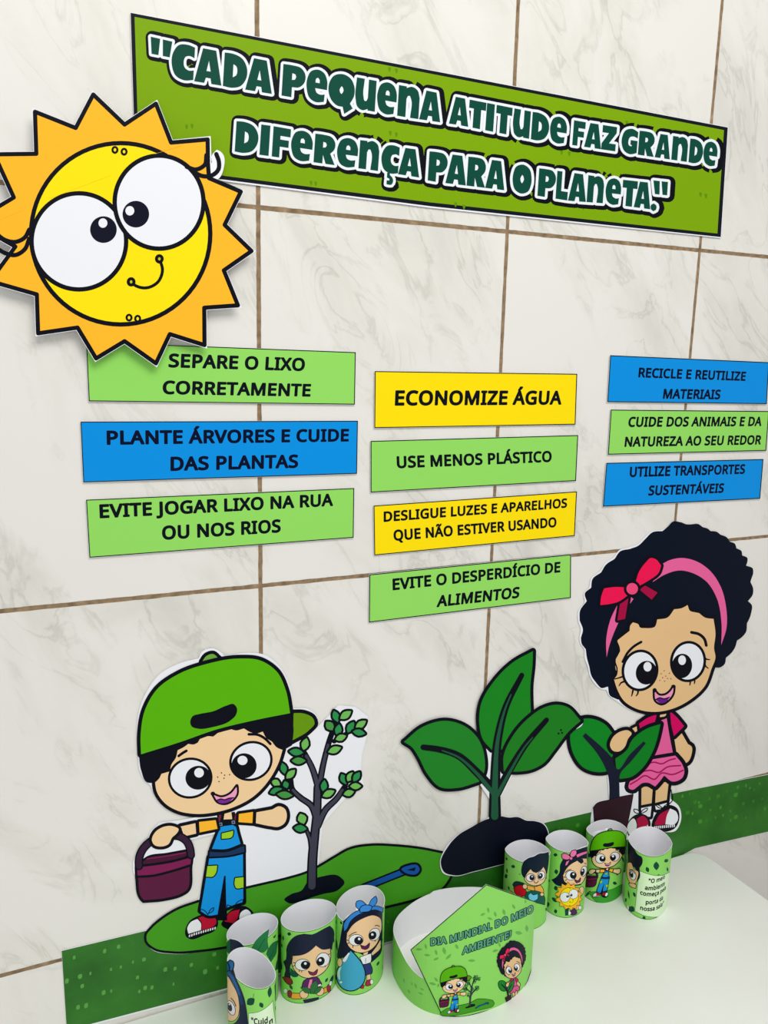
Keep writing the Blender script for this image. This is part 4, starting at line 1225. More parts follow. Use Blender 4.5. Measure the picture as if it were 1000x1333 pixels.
    A.line(0.9, '580,632 600,600 632,588 628,605 590,630')
    for p in ('515,228! 578,213! 572,244 515,257!', '438,405! 490,402! 484,440 470,460 430,462!', '588,470! 633,465! 633,521! 592,523 584,500!'):
        A.sub('pocket')
        A.fill((160, 206, 38), p, 1.2)
    A.part('neck')
    A.fill(BLACK, '490,125! 585,110! 610,170! 488,185!')
    A.fill(SKIN, '532,110! 566,105! 572,150! 525,152!')
    A.part('strap')
    A.line(3.0, '507,128! 498,168!', (120, 34, 56))
    A.line(3.0, '597,120! 586,158!', (120, 34, 56))
    for x, y in ((509, 178), (578, 167)):
        A.fill((120, 130, 150), '%f,%f! %f,%f! %f,%f! %f,%f!' % (x - 10, y - 8, x + 8, y - 10, x + 10, y + 8, x - 8, y + 10), 1)
        A.fill((40, 44, 60), '%f,%f! %f,%f! %f,%f! %f,%f!' % (x - 5, y - 4, x + 4, y - 5, x + 5, y + 4, x - 4, y + 5))
    A.part('shirt_sleeve')
    A.fill((254, 184, 46), '392,165! 482,155! 492,202! 395,222!', 3)
    A.part('shirt_sleeve')
    A.fill((254, 184, 46), '608,122! 690,110! 690,172! 606,166!', 3)
    A.part('arm')
    A.fill(SKIN, '703,113! 790,97! 825,80 858,95 868,130 855,172 820,192 780,188 700,172!', 3.6)
    A.part('arm')
    A.fill(SKIN, '290,190! 372,172! 376,228! 310,243! 300,210', 3.4)
    # head
    A.frame(*B1)
    A.part('brim')
    A.fill((102, 150, 14), '848,352! 905,355 950,380 958,405 930,440 832,500! 846,430', 3.8)
    A.part('face')
    A.fill(SKIN, '125,690! 138,765 180,822 240,858 330,876 440,868 540,840 640,785 720,700 770,610 792,540! 700,430 500,400 250,480 180,600', 3.6)
    A.part('hair')
    A.fill((9, 9, 24), '42,560! 55,650 85,712 125,715! 150,690 160,668! 205,655! 212,620 235,585 245,545! 275,530 300,512! 330,515 350,505! 365,482 400,472 430,474! 470,445 515,432! 545,442 590,432! 620,450 660,457 688,448! 705,480 735,500! 760,530 795,545! 840,520! 848,430 832,350! 640,390 450,435 250,505 55,565!')
    A.part('cap')
    A.fill((110, 164, 62), '372,86! 395,55 430,45 458,68! 462,80!', 3.6)
    A.fill((88, 178, 8), '54,566! 52,470 75,335 140,225 250,148 400,95 560,68 680,80 762,138 808,235 830,352! 640,390 450,436 250,505', 3.9)
    A.sub('cap_opening')
    A.fill((9, 9, 24), '310,402 322,368 360,356 430,342 500,312 535,304 553,325 550,358 520,390 430,424 345,432 318,422')
    face_eye(A, (310, 690), (104, 94), -12, (352, 688), (67, 62), (356, 662), (25, 25))
    face_eye(A, (626, 601), (102, 90), -22, (590, 626), (66, 65), (582, 598), (26, 24))
    A.part('eyebrow')
    A.line(2.8, '250,575 270,560 290,548')
    A.part('eyebrow')
    A.line(2.8, '615,462 660,464 700,485 727,512')
    A.part('freckles')
    for x, y in ((453, 685), (473, 663), (489, 675), (515, 672), (486, 691), (460, 708)):
        A.oval((70, 40, 40), x, y, 3.6, 3.6)
    A.part('mouth')
    A.fill((240, 160, 194), '432,778! 470,790 520,772 552,735! 552,770 530,802 490,820 455,812', 2.2)
    A.fill((124, 40, 146), '448,806! 470,798 488,803 510,795 536,792! 515,812 485,821 460,818')
    A.line(1.2, '448,806! 470,798 488,803 510,795 536,792!')
    A.oval(BLACK, 428, 771, 12, 11)
    A.oval(BLACK, 553, 730, 9, 9)
    # bucket and the hand that holds it
    A.frame(*B2)
    A.part('bucket')
    A.fill((72, 22, 52), '82,388! 110,366 220,345 324,326! 324,350! 230,380 82,402!', 2.4)
    A.line(1.6, '110,366 220,350 318,332', (124, 34, 84))
    A.fill((90, 28, 62), '60,464! 150,462 260,432 342,405! 320,540 300,552 200,580 92,590! 82,578', 3)
    A.fill((124, 30, 82), '56,412! 130,404 250,385 350,358! 346,394! 250,424 130,452 58,456!', 2.6)
    A.sub('handle')
    A.limb('66,404! 66,370 80,325 112,285 165,252 235,240 290,245 325,270 342,305 348,345!', 7.2, 7.2, (54, 30, 56), 1.9)
    A.part('hand')
    A.fill(SKIN, '136,265 150,225 190,195 250,188 282,205 272,225 245,250 228,283 182,298 150,290', 3.2)


A = Art(Flat(0.0013), 'boy_cutout')
boy = A.sheet([(FULL, '179,988! 177,960 180,925 190,900 206,878 235,862 258,856! 262,848 276,843 288,848 293,853! 320,849 345,851.5 364,866 377,890 383,921! '
               '402,922 414,934 413,945 406,952! 430,928 440,917! 463,919! 480,932! 478,958 472,985 471,1003! 475,1022! 450,1040! 421,1073! 415,1126! 436,1113 455,1103 484,1098 513,1098.6 551,1103 577,1108! '
               '592,1130 577,1159 545,1171 501,1183 420,1205.5 340,1225.5 261,1240 225,1242.5 198,1237 187.5,1225 188,1214 200,1202 230,1182 257,1171! 263,1152! 271,1114! '
               '277.8,1087! 261,1091! 238,1096! 254,1099.5! 256,1113! 252,1129! 245,1163! 213,1174! 183,1176! 177.5,1143! 172.5,1136! 172,1122! 180,1103! 191.5,1092! 194.5,1082! 207,1070! 232,1067! 256,1062.5! 276,1060! 247,1062 222,1056 203,1040 195,1023! 186,1014 180,1000')], -0.9)
tag(boy, 'paper cut-out of a boy in green cap and blue overalls holding a bucket', 'paper cut-out')
boy_art(A)
A.finish()

# ------------------------------------------------------------------ girl with a potted seedling
SKIN2 = (230, 190, 138)
G_HAIR = ('500,60! 525,35 570,40! 595,50 620,50! 655,48 680,65! 705,72 720,85! 755,90 770,103! 805,118 820,140! 848,152 855,175! 882,190 885,212! 912,225 912,245 905,265! 940,280 942,305 932,335 928,350! '
          '942,385 940,415 915,450! 935,470 932,510 925,535 910,565! 905,610 880,640 858,655! 848,690 830,718 800,745! 795,775 770,795 742,795! 700,900 420,960 235,962! 195,940 186,895! 150,902 128,880! 100,840 88,790! 75,740 70,700! 48,670 45,640! 55,600 38,550! 40,500 75,450! 65,410 98,380! 105,335 150,300! 175,260 220,230! 250,190 300,178! 345,160 378,128! 420,90 470,85!')


def girl_art(A):
    F1, F2 = (745, 670, 4), (735, 910, 5.556)
    A.frame(*F2)
    A.part('leg')
    A.fill(SKIN2, '556,640! 590,620 638,640! 628,768! 555,782!', 3.2)
    A.part('leg')
    A.fill(SKIN2, '660,640! 715,600 752,605! 738,737! 655,757!', 3.2)
    A.part('shoe')
    A.fill(WHITE, '553,788! 628,774! 620,850! 560,850!', 3)
    A.fill(BLACK, '448,915 470,872 510,838 545,828 600,848 622,900 612,945 560,985 470,995')
    A.fill((178, 10, 64), '520,868! 565,843 602,878 604,920 515,962! 528,915')
    A.fill(WHITE, '466,890 500,862 520,900 514,962! 470,978 452,930')
    for i in range(5):
        x, y = 540 + i * 14, 958 - i * 9
        A.fill(WHITE, '%f,%f! %f,%f! %f,%f! %f,%f!' % (x, y - 10, x + 7, y - 15, x + 5, y + 8, x - 2, y + 12))
    A.line(1.0, '545,825 520,825 500,808 502,795 525,798 548,822')
    A.line(1.0, '548,822 575,795 600,788 598,800 560,825')
    A.part('shoe')
    A.fill(WHITE, '655,772! 738,750! 735,790! 660,800!', 3)
    A.fill(BLACK, '632,930 640,865 685,800 765,765 815,790 830,860 805,925 660,950')
    A.fill((178, 10, 64), '654,892! 690,832 755,795! 738,845 724,906! 650,912!')
    A.fill(WHITE, '762,790! 808,815 816,880 798,902 728,906! 738,845')
    for i in range(11):
        x, y = 648 + i * 14, 928 - i * 1.2
        A.fill(WHITE, '%f,%f! %f,%f! %f,%f! %f,%f!' % (x, y - 9, x + 9, y - 10, x + 8, y + 9, x + 1, y + 10))
    A.line(1.0, '705,790 680,785 662,770 668,762 690,772 708,788')
    A.line(1.0, '708,788 730,765 760,755 775,740 770,655')
    A.part('arm')
    A.fill(SKIN2, '792,275! 842,238! 892,325! 918,342 918,400 890,455 865,468! 810,388!', 3.8)
    A.part('skirt')
    A.fill((233, 98, 160), '600,440! 700,425 800,408! 850,470 866,520 856,562 780,596 720,552! 690,592 655,632! 600,604 560,608 530,630 490,656 465,646 470,600 500,560 560,500', 4.2)
    for p in ('600,466 650,456 700,468 760,440 800,430', '560,524 620,515 680,530 740,492 838,480', '475,616 520,590 580,553 650,580 700,535 780,545 858,514'):
        A.line(1.9, p, (168, 14, 84))
    A.part('dress_top')
    A.fill((228, 96, 156), '680,160! 738,138! 756,250 782,385! 700,398 620,412!', 3.2)
    A.part('neck')
    A.fill(SKIN2, '680,108! 738,92! 730,120 690,130!', 2.6)
    A.part('sleeve')
    A.fill((208, 4, 96), '538,176! 600,135 666,110! 652,166! 545,214!', 3.6)
    A.part('sleeve')
    A.fill((208, 4, 96), '762,88! 800,120 864,195! 790,267! 770,180!', 3.6)
    A.part('seedling')
    A.fill((10, 132, 34), '40,260 48,205 90,160 150,140 220,147 295,185 345,245! 335,330 350,410! 325,510 220,526 130,490 68,405', 3.8)
    A.fill((10, 126, 32), '365,430! 430,385 500,280 600,210 692,180! 680,240 640,370 560,500 480,562 400,577! 378,520', 3.8)
    A.sub('stem')
    stem = (20, 26, 46)
    A.fill(stem, '322,738! 322,620 312,545 290,490 240,400 130,268! 150,245! 250,330 330,410 352,440! 360,395! 352,460 380,505 470,400 570,305! 588,318! 480,450 400,545 396,640 398,722!')
    A.sub('soil_block')
    A.fill((48, 24, 34), '208,785! 225,762 320,730 400,708 494,690! 478,780 455,890 430,1010! 225,1000!', 0.6)
    A.part('arm')
    A.fill(SKIN2, '488,212! 520,196! 524,230! 500,242!', 3)
    A.fill(SKIN2, '328,340 345,280 400,235 465,228 484,245 458,285 432,348 392,378 348,372', 3.6)
    # head
    A.frame(*F1)
    A.part('hair')
    A.fill((4, 13, 32), G_HAIR)
    A.part('face')
    A.fill(SKIN2, '233,655! 262,632 298,604! 302,575 315,560! 345,572 350,585 380,590 430,582 442,545! 495,535 530,492! 570,486 600,470! 612,500 640,508 660,512! 690,535 735,542! 745,620 738,700 745,740 725,800 690,890 610,965 520,1010 420,1026 340,1012 270,970 232,905 215,850! 232,835 225,800 222,760! 248,700', 3.4)
    A.part('hair_curl')
    A.line(1.5, '232,655! 225,690 245,702 225,740 222,765 232,800 228,835 215,852!')
    A.part('hairband')
    A.fill((232, 98, 156), '178,742! 176,650 198,545 240,458! 300,425! 318,438! 262,520 222,600 190,690')
    A.part('hairband')
    A.fill((232, 98, 156), '418,350! 460,260! 510,235 565,225 640,240 710,285 770,370 800,480 802,590 775,678! 776,560 750,430 700,350 630,305 560,290 480,312')
    A.part('bow')
    A.fill((168, 8, 66), '252,438! 292,432! 274,542! 234,550!', 2.6)
    A.fill((168, 8, 66), '350,390! 378,368! 443,405! 413,442!', 2.6)
    A.fill((240, 18, 80), '145,470! 150,425 165,383! 220,376 282,378! 290,418! 240,452 190,465', 2.8)
    A.fill((240, 18, 80), '330,348! 345,300 380,250 408,225 435,232 462,265! 450,300 400,340 345,372!', 2.8)
    A.oval((240, 74, 124), 311, 385, 30, 30, 0, 2.8)
    face_eye(A, (352, 810), (82, 95), 10, (385, 822), (55, 62), (391, 791), (21, 25), 2.8)
    face_eye(A, (602, 764), (80, 94), 8, (570, 787), (53, 64), (571, 757), (20, 25), 2.8)
    A.part('eyebrow')
    A.line(2.6, '262,765 290,715 320,685 358,662')
    A.part('eyebrow')
    A.line(3.0, '620,612 660,622 688,648 697,680')
    for p in ('268,840 245,848 220,855', '268,868 252,875 243,890', '315,915 312,930 308,944', '342,918 340,932 332,943', '686,742 698,752 715,754', '688,772 695,790 707,799', '612,862 614,874 611,887', '634,855 637,866 635,879'):
        A.part('eyelash')
        A.line(2.0, p, w1=1.4)
    A.part('freckles')
    for x, y in ((478, 812), (462, 828), (505, 825), (486, 840), (470, 848), (495, 852), (455, 862), (512, 853), (480, 866)):
        A.oval((90, 56, 50), x, y, 3, 3)
    A.part('mouth')
    A.fill((238, 152, 188), '428,918! 450,940 480,940 510,920 527,895! 522,930 500,962 462,982 435,966', 2.2)
    A.fill((100, 28, 132), '434,962! 455,952 475,958 505,950! 490,972 460,982')
    A.line(1.2, '434,962! 455,952 475,958 505,950!')
    A.oval(BLACK, 428, 913, 11, 11)
    A.oval(BLACK, 523, 894, 9, 9)


A = Art(Flat(0.0011), 'girl_cutout')
girl = A.sheet([((745, 670, 4), G_HAIR.split(' 742,795!')[0].replace('!', '') + ' 742,797! 725,815 690,897 615,975!'),
                ((735, 910, 5.556), '800,82! 805,108! 872,192! 866,228! 900,300 945,335 945,400 890,480 893,540 862,590 772,628! 770,720! 830,775 846,870 812,948 640,968 560,1010 430,1020 215,1008 198,800 212,760 318,718! 306,545! 220,543 110,503 42,415 20,320 25,230 110,125 150,115 260,140 350,208! 400,215 520,172 535,150 625,108!'),
                ((745, 670, 4), '380,1040 310,1022 230,972 185,935 178,915! 150,910 118,885 90,840 78,790 62,745 60,700 40,672 35,640 42,600 28,550 30,500 62,455 58,410 86,378 95,332 143,293 170,252 212,222 245,182 295,168 340,152 370,122 415,84 468,76')], -0.5)
tag(girl, 'paper cut-out of a girl with curly black hair and pink dress', 'paper cut-out')
girl_art(A)
A.finish()

# ------------------------------------------------------------------ large sprout
A = Art(Flat(0.0027), 'sprout_cutout')
FP = (500, 820, 3.571)
sprout = A.sheet([(FP, '80,518! 180,437 290,410 380,430 438,485! 430,420 445,330 510,218 600,130 703,80! 702,100 692,160 690,260 692,375! 740,345 800,331 862,340 932,418! 925,440 865,480 800,575 745,632 690,665 600,673! 545,780! 538,862! '
                      '580,866 625,865 665,880 705,883 748,900 768,940 755,1010 710,1062 560,1092 420,1127 325,1147 272,1132 257,1085 285,1010 350,945 400,915 475,878 490,862! 486,785! 445,723! 340,748 260,743 190,682 150,600 118,542 80,530')], -0.8)
tag(sprout, 'paper cut-out of a big three-leaved green sprout growing from a black mound of soil', 'paper cut-out')
A.part('soil_mound')
A.frame(*FP)
A.fill((8, 14, 30), '300,1010 350,955 405,922 485,882 540,870 580,876 622,874 660,890 702,893 740,908 758,942 745,1010 702,1052 560,1082 420,1117 325,1136 282,1122 268,1085', 1.0, (8, 14, 30))
A.part('leaf')
A.fill((24, 130, 30), '692,98! 600,150 510,240 452,340 443,440 460,510 500,556! 545,556 590,520 620,450 682,382! 680,260 690,160', 3.4)
A.part('leaf')
A.fill((32, 130, 38), '92,520! 180,450 290,422 380,450 440,510 465,580 462,670 440,706! 340,734 260,730 202,670 160,590 130,545', 3.4)
A.part('leaf')
A.fill((28, 124, 30), '556,656! 555,590 600,490 680,402 740,362 800,347 850,357 914,422! 860,470 790,560 740,620 680,650 620,658', 3.4)
for x, y in ((822, 465), (811, 481), (827, 478)):
    A.oval((10, 30, 20), x, y, 5, 5)
A.part('stem')
for p, a, b in (('515,868! 516,700 530,500 565,360 640,210', 16, 6.5), ('510,745 430,660 340,582 255,555 182,545', 12, 7.5), ('525,760 590,640 660,530 755,418', 11, 6.5)):
    A.line(a, p, BLACK, False, b)
core = (30, 88, 60)
for p, a, b in (('514,866! 516,700 530,500 565,360 590,300', 9.5, 1.6), ('512,765 430,666 340,588 270,560', 6, 1.6), ('525,770 590,650 660,535 690,500', 5, 1.6)):
    A.line(a, p, core, False, b)
A.finish()

# ------------------------------------------------------------------ paper things standing on the table
LIME, DARK_LEAF = (142, 216, 100), (18, 74, 56)


def bent_wall(S, name, top, thick, outer, inner, parent=None):
    """a standing paper wall: outside, inside, rim and foot"""
    v, f, idx = [], [], []
    n = S.n

    def ring(off, fn):
        base = len(v)
        for k in range(n):
            a = -S.half + k * S.L
            p, q = S.v[k], S.nv[k]
            v.append((p[0] + q[0] * off, p[1] + q[1] * off, S.z0 + fn(a)))
        return base
    ob, ot = ring(0, lambda a: 0), ring(0, top)
    ib, it = ring(-thick, lambda a: 0), ring(-thick, top)
    for k in range(n):
        j = (k + 1) % n
        for (p, q), m in (((ob, ot), 0), ((it, ib), 1), ((ot, it), 1), ((ib, ob), 1)):
            f.append((p + k, p + j, q + j, q + k))
            idx.append(m)
    return mesh_object(name, v, f, [outer, inner], parent, idx)


TUBE_H = 0.0992
PAPER_IN = paint((246, 246, 250), 0.5)


def tube(name_label, c, a, b, e, facets=72, height=TUBE_H):
    pts = []
    back = max(c[1] + a[1] * math.cos(t) + b[1] * math.copysign(abs(math.sin(t)) ** e, math.sin(t)) for t in [i * 0.02 for i in range(315)])
    k = 1 - max(0.0, back + 0.0045) / (2 * b[1])         # keep clear of the sheets on the wall
    c = (c[0] - (1 - k) * b[0], c[1] - (1 - k) * b[1])
    b = (b[0] * k, b[1] * k)
    for i in range(240):
        t = 2 * math.pi * i / 240
        s = math.sin(t)
        r = math.copysign(abs(s) ** e, s)
        pts.append((c[0] + a[0] * math.cos(t) + b[0] * r, c[1] + a[1] * math.cos(t) + b[1] * r))
    S = Bent(pts, TABLE_Z, facets, 180)
    A = Art(S, 'paper_tube')
    A.root = bent_wall(S, 'paper_tube', lambda x: height, 0.0006, paint(LIME), PAPER_IN)
    tag(A.root, name_label, 'paper tube', 'printed paper tubes on the table')
    A.h = height
    A.base = 0.0
    for z0, z1 in ((height - 0.0009, height - 0.0002), (0.0003, 0.0010)):
        A.part('border_line')
        A.lay([[(-S.half, z0), (S.half, z0), (S.half, z1), (-S.half, z1)]], (20, 60, 40))
    return A


def leaf_at(A, s, z, length, width, deg, color):
    c, n = math.cos(math.radians(deg)), math.sin(math.radians(deg))
    pts = []
    for x, y in ((-1, 0), (-.5, -.75), (0, -1), (.5, -.6), (1, 0), (.5, .6), (0, 1), (-.5, .75)):
        u, v = x * length / 2, y * width / 2
        pts.append((s + u * c - v * n, z + u * n + v * c, abs(x) == 1))
    A.lay(fill_loops([smooth_path(pts, True, 0.0012)]), color)


def back_leaves(A, lo, hi, n=16):
    """the leaf pattern that runs around the back and sides"""
    rnd = random.Random(len(A.root.name) + int(A.s.v[0][0] * 1e4))
    for i in range(n):
        s = hi + (i + rnd.random()) / n * (2 * A.s.half - (hi - lo))
        if s > A.s.half - 0.004:
            s -= 2 * A.s.half
        s = max(min(s, A.s.half - 0.005), -A.s.half + 0.005)
        A.part('printed_leaf')
        leaf_at(A, s, rnd.uniform(0.008, A.h - 0.01), rnd.uniform(.006, .012), rnd.uniform(.004, .006), rnd.uniform(20, 160), DARK_LEAF)


def rim_tab(A, path, name='rim_tab'):
    """the part of the picture that is cut out above the rim: real paper behind the ink"""
    raw = [(*A.px(x, y), c) for x, y, c in parse(path)]
    pts = grow(smooth_path(raw, True, 2.2), 0.25)
    A.sheet_ab([[A.s.inv(*p) for p in pts]], -0.0006, 0.0006, PAPER_IN, PAPER_IN, name, A.root)


# -- the paper crown
CROWN = [(.507, -.165), (.493, -.26), (.500, -.340), (.530, -.405), (.585, -.457), (.66, -.49), (.753, -.501), (.834, -.496), (.922, -.472), (.996, -.432),
         (1.055, -.37), (1.098, -.27), (1.08, -.15), (1.01, -.075), (.9, -.035), (.78, -.016), (.66, -.028), (.56, -.085)]
cp = [(x * 0.31, y * 0.31, False) for x, y in CROWN]
cp = smooth_path(cp, True, 0.004)
front = min(range(len(cp)), key=lambda i: (cp[i][0] - .26) ** 2 + (cp[i][1] + .2) ** 2)
S = Bent(cp, TABLE_Z, 96, front)
FC = (500, 1140, 4.545)
A = Art(S, 'crown_hat')
A.frame(*FC)
knots = [S.inv(*A.px(x, y)) for x, y in ((95, 420), (130, 510), (180, 580), (243, 617))]
knots += [S.inv(*A.px(x, y), far=True) for x, y in ((150, 180), (250, 110), (340, 80), (430, 66), (530, 66), (590, 72))]
knots.sort()
kl = [(-S.half, 0.045)] + knots + [(S.half, 0.045)]
kz = sum(k[1] for k in knots) / len(knots)


def crown_top(a):
    w = [along(kl, max(min(a + d, knots[-1][0]), knots[0][0])) for d in (-.02, -.01, 0, .01, .02)]
    return max(0.03, min(0.065, sum(w) / 5))


A.root = bent_wall(S, 'crown_hat', crown_top, 0.0007, paint((132, 204, 94)), PAPER_IN)
tag(A.root, 'green paper crown lettered DIA MUNDIAL DO MEIO AMBIENTE standing on the table', 'paper crown')
A.base = 0.0
L2 = (104, 176, 76)
for x, y, l, w, d in ((118, 620, 32, 10, 78), (148, 685, 32, 11, 60), (188, 652, 36, 12, 72), (217, 697, 36, 11, 25), (225, 672, 30, 10, 30), (165, 640, 24, 8, 80)):
    A.part('printed_leaf')
    A.leaf(x, y, l, w, d, L2)
PENTA = '160,435! 602,47! 950,172! 937,290 905,420 880,520 845,625! 791,713 727,766 660,785 600,799 470,829 345,827!'
raw = [(*A.px(x, y), c) for x, y, c in parse(PENTA)]
edge_pts = smooth_path(raw, True, 2.2)
edge_pts = [(p[0] + (q[0] - p[0]) * i / 8, p[1] + (q[1] - p[1]) * i / 8) for p, q in zip(edge_pts, edge_pts[1:] + edge_pts[:1]) for i in range(8)]
A.sheet_ab([[S.inv(*p) for p in edge_pts]], 0.0008, 0.0004, paint(LIME), paint(WHITE), 'front_panel', A.root)
A.base = 0.0012
A.part('panel_outline')
edge_px = grow(edge_pts, -0.55)
A.rib_px(edge_px, 1.1, 1.1, True, (14, 50, 34))
for x, y, l, w, d in ((582, 225, 34, 14, -25), (614, 200, 34, 14, 80), (624, 250, 34, 14, 20), (655, 224, 34, 16, 75), (706, 212, 40, 18, 75), (763, 180, 34, 16, 60),
                      (840, 310, 42, 20, 85), (792, 335, 44, 22, 10), (250, 415, 34, 14, 75), (210, 432, 40, 14, 0), (258, 466, 38, 14, 5), (310, 450, 34, 16, 75),
                      (310, 488, 36, 14, -25), (357, 440, 46, 20, 75), (382, 475, 48, 16, -45), (430, 415, 34, 18, 60), (517, 498, 44, 16, 0), (655, 440, 36, 16, -15),
                      (680, 405, 30, 14, 70), (310, 610, 34, 14, 50), (290, 635, 44, 16, 15), (832, 150, 24, 10, 85), (322, 645, 24, 12, -70)):
    A.part('printed_leaf')
    A.leaf(x, y, l, w, d, L2)
A.part('lettering')
A.text_along('DIA MUNDIAL DO MEIO', '280,410 390,394 530,350 665,302 755,268 874,214', (-1, -43), (96, 160, 130), 0.05, (8, 66, 54), 140)
A.text_along('AMBIENTE!', '468,460 600,414 745,364', (2, -43), (96, 160, 130), 0.05, (8, 66, 54), 140)
A.finish()
crown = A.root
for art, name, src, dst, sx, sy, deg in ((boy_art, 'boy_print', (285, 1002), (591.2, 1281.5), .172, .171, 1.5), (girl_art, 'girl_print', (865, 867.5), (666.4, 1260.2), .172, .196, -9)):
    P = Art(S, name, name, crown, 0.0013)
    P.place(src, dst, sx, sy, deg)
    art(P)
    P.finish()

# -- the eight printed tubes
FACE = (240, 200, 154)


def small_eye(A, c, r, deg, p, pr, h, hr):
    A.oval(WHITE, c[0], c[1], r[0], r[1], deg, 0.6)
    A.oval((18, 18, 32), p[0], p[1], pr[0], pr[1], deg)
    A.oval(WHITE, h[0], h[1], hr, hr)


# rear left: sprouting plant
A = tube('green paper tube with a leafy plant print, behind the one with the Cuid caption', (-0.0207, -0.0290), (0.0315, -0.0008), (0.0075, 0.0262), 1.0)
A.frame(285, 1180, 8.711)
rim_tab(A, '370,478! 420,390 500,310 565,262! 550,400 560,470! 480,500!')
rim_tab(A, '105,400! 130,368! 210,390 270,440 292,482! 200,520!')
A.part('plant_print')
for p, c in (('85,500! 100,400 130,370! 140,480 130,540!', (30, 96, 60)), ('130,370! 210,390 270,440 292,482! 180,525 130,535!', (32, 40, 62)),
             ('370,480! 420,390 500,310 565,262! 550,400 560,470! 500,520 430,500!', (38, 124, 72)), ('555,490! 620,410 672,385! 655,460 650,520 590,625! 540,540!', (30, 112, 66)),
             ('640,720! 660,620 690,560! 690,700!', (20, 84, 60))):
    A.fill(c, p, 0.3, (16, 60, 44))
A.line(0.60, '440,500! 480,430! 520,365!', (16, 60, 44))
A.line(0.60, '570,600! 620,500!', (16, 60, 44))
A.fill(DARK_LEAF, '615,345! 650,310! 640,350! 622,362!')
back_leaves(A, A.s.inv(*A.px(120, 600))[0], A.s.inv(*A.px(660, 600))[0])
A.finish()

# front left: girl with a blue bow, seen from the side, and a caption
A = tube('green paper tube at the front with half a blue-bow girl and a caption starting Cuid', (-0.0395, -0.0908), (0.0220, -0.0219), (0.0082, 0.0292), 1.15)
A.frame(285, 1180, 8.711)
rim_tab(A, '95,640! 115,612 140,608 165,640 165,700 150,735 190,820 240,920! 190,900! 100,740!')
A.part('caption_panel')
A.fill((222, 244, 208), '340,1215! 450,1197 560,1130 612,1072! 600,1560 560,1600 450,1690 340,1700!', 0.4, (20, 84, 56))
A.part('lettering')
A.text_flat('"Cuid', (366, 1322), 7.2, (18, 34, 28), 0.07, 0.72)
A.text_flat('n', (566, 1352), 7.4, (18, 34, 28), 0.08)
A.part('printed_leaf')
A.leaf(362, 1078, 110, 90, -40, DARK_LEAF)
A.part('printed_leaf')
A.leaf(577, 970, 130, 50, -85, DARK_LEAF)
A.part('printed_leaf')
A.leaf(482, 1118, 70, 50, 60, DARK_LEAF)
A.part('printed_leaf')
A.fill(DARK_LEAF, '630,900! 660,800! 676,790! 660,1000 640,1080!')
A.part('leaf_stalk')
A.line(0.60, '390,1035! 395,990!', DARK_LEAF)
A.part('girl_print')
A.fill((24, 36, 62), '165,700! 200,820 250,930 290,1040 315,1160 335,1333! 330,1700! 120,1700! 110,1333! 160,1330 220,1270 236,1170 225,1060 180,900 120,780!')
A.fill(FACE, '50,750! 100,790 160,890 205,980 226,1070 230,1180 200,1270 150,1300 80,1270 50,1150', 0.64)
A.line(6.5, '82,650 100,740 150,800 200,900 235,990 262,1100', (20, 60, 108), False, 4)
A.line(4.5, '85,660 105,740 155,810 200,900 235,1000', (40, 96, 164), False, 2)
A.fill((42, 108, 176), '105,640 130,612 158,625 164,690 150,725 120,720', 1.12)
A.fill((36, 90, 150), '72,640 85,625 105,650 115,720 95,735 75,690', 1.12)
small_eye(A, (140, 1150), (40, 82), -18, (124, 1140), (26, 50), (122, 1110), 9)
A.line(0.90, '140,1040 170,1070 195,1130')
A.oval((150, 80, 80), 76, 1198, 12, 14)
back_leaves(A, A.s.inv(*A.px(60, 900))[0], A.s.inv(*A.px(640, 1000))[0])
A.finish()

# left: girl with a braid holding a plant
A = tube('green paper tube printed with a black-braided girl in purple cradling a plant', (0.0506, -0.0299), (0.0346, -0.0053), (0.0106, 0.0301), 1.0)
A.frame(355, 1160, 8.333)
for x, y, l, w, d in ((180, 465, 46, 40, 20), (115, 510, 60, 18, 85), (90, 800, 120, 26, 80), (100, 590, 50, 14, 80), (640, 960, 120, 34, -70), (585, 965, 60, 26, -60), (660, 520, 90, 20, 80)):
    A.part('printed_leaf')
    A.leaf(x, y, l, w, d, DARK_LEAF)
A.fill((20, 84, 64), '195,830! 240,870 290,890 275,925 220,932 190,910!')
A.part('girl_print')
A.fill((30, 36, 58), '150,690! 150,620 180,550 250,485 340,462! 430,470! 480,450! 560,405 620,375! 648,400 645,640! 610,620 540,630 470,592! 400,650 240,715! 215,700 218,770! 196,800 190,850 196,945! 160,955 130,930 140,850 115,765! 145,740!')
A.fill(FACE, '222,700! 330,680 400,650 470,592! 540,632 622,620! 625,730 590,830 520,900 420,938 330,930 260,880 215,800', 0.80)
A.fill((30, 36, 58), '222,705! 330,690 400,655 470,592! 540,634 622,625! 600,600! 470,570! 240,690!')
small_eye(A, (325, 798), (78, 58), -5, (355, 800), (50, 46), (355, 784), 15)
small_eye(A, (545, 745), (68, 76), 32, (520, 760), (42, 50), (515, 748), 15)
for p in ('245,780 225,772', '243,800 225,815', '295,852 288,870', '318,860 314,878', '600,690 618,680', '565,805 570,818'):
    A.line(0.75, p)
A.fill((128, 44, 76), '390,870! 440,885 485,850! 472,898 430,910 402,895', 0.64)
A.fill((140, 44, 48), '112,935! 150,930 200,955 215,1000 180,1012 145,985', 0.64)
A.leaf(200, 1040, 70, 30, 60, (30, 90, 56))
A.fill((240, 166, 62), '200,1105! 300,1110! 310,1165! 205,1162!', 0.64)
A.fill((240, 166, 62), '545,1060! 600,1035! 602,1085! 540,1112!', 0.64)
A.oval((150, 44, 56), 185, 1115, 22, 40, 0, 0.4)
A.oval(WHITE, 140, 1082, 20, 26, 0, 0.3)
A.oval((150, 44, 56), 610, 1055, 20, 42, 0, 0.4)
A.oval(WHITE, 628, 1000, 12, 26, 15, 0.3)
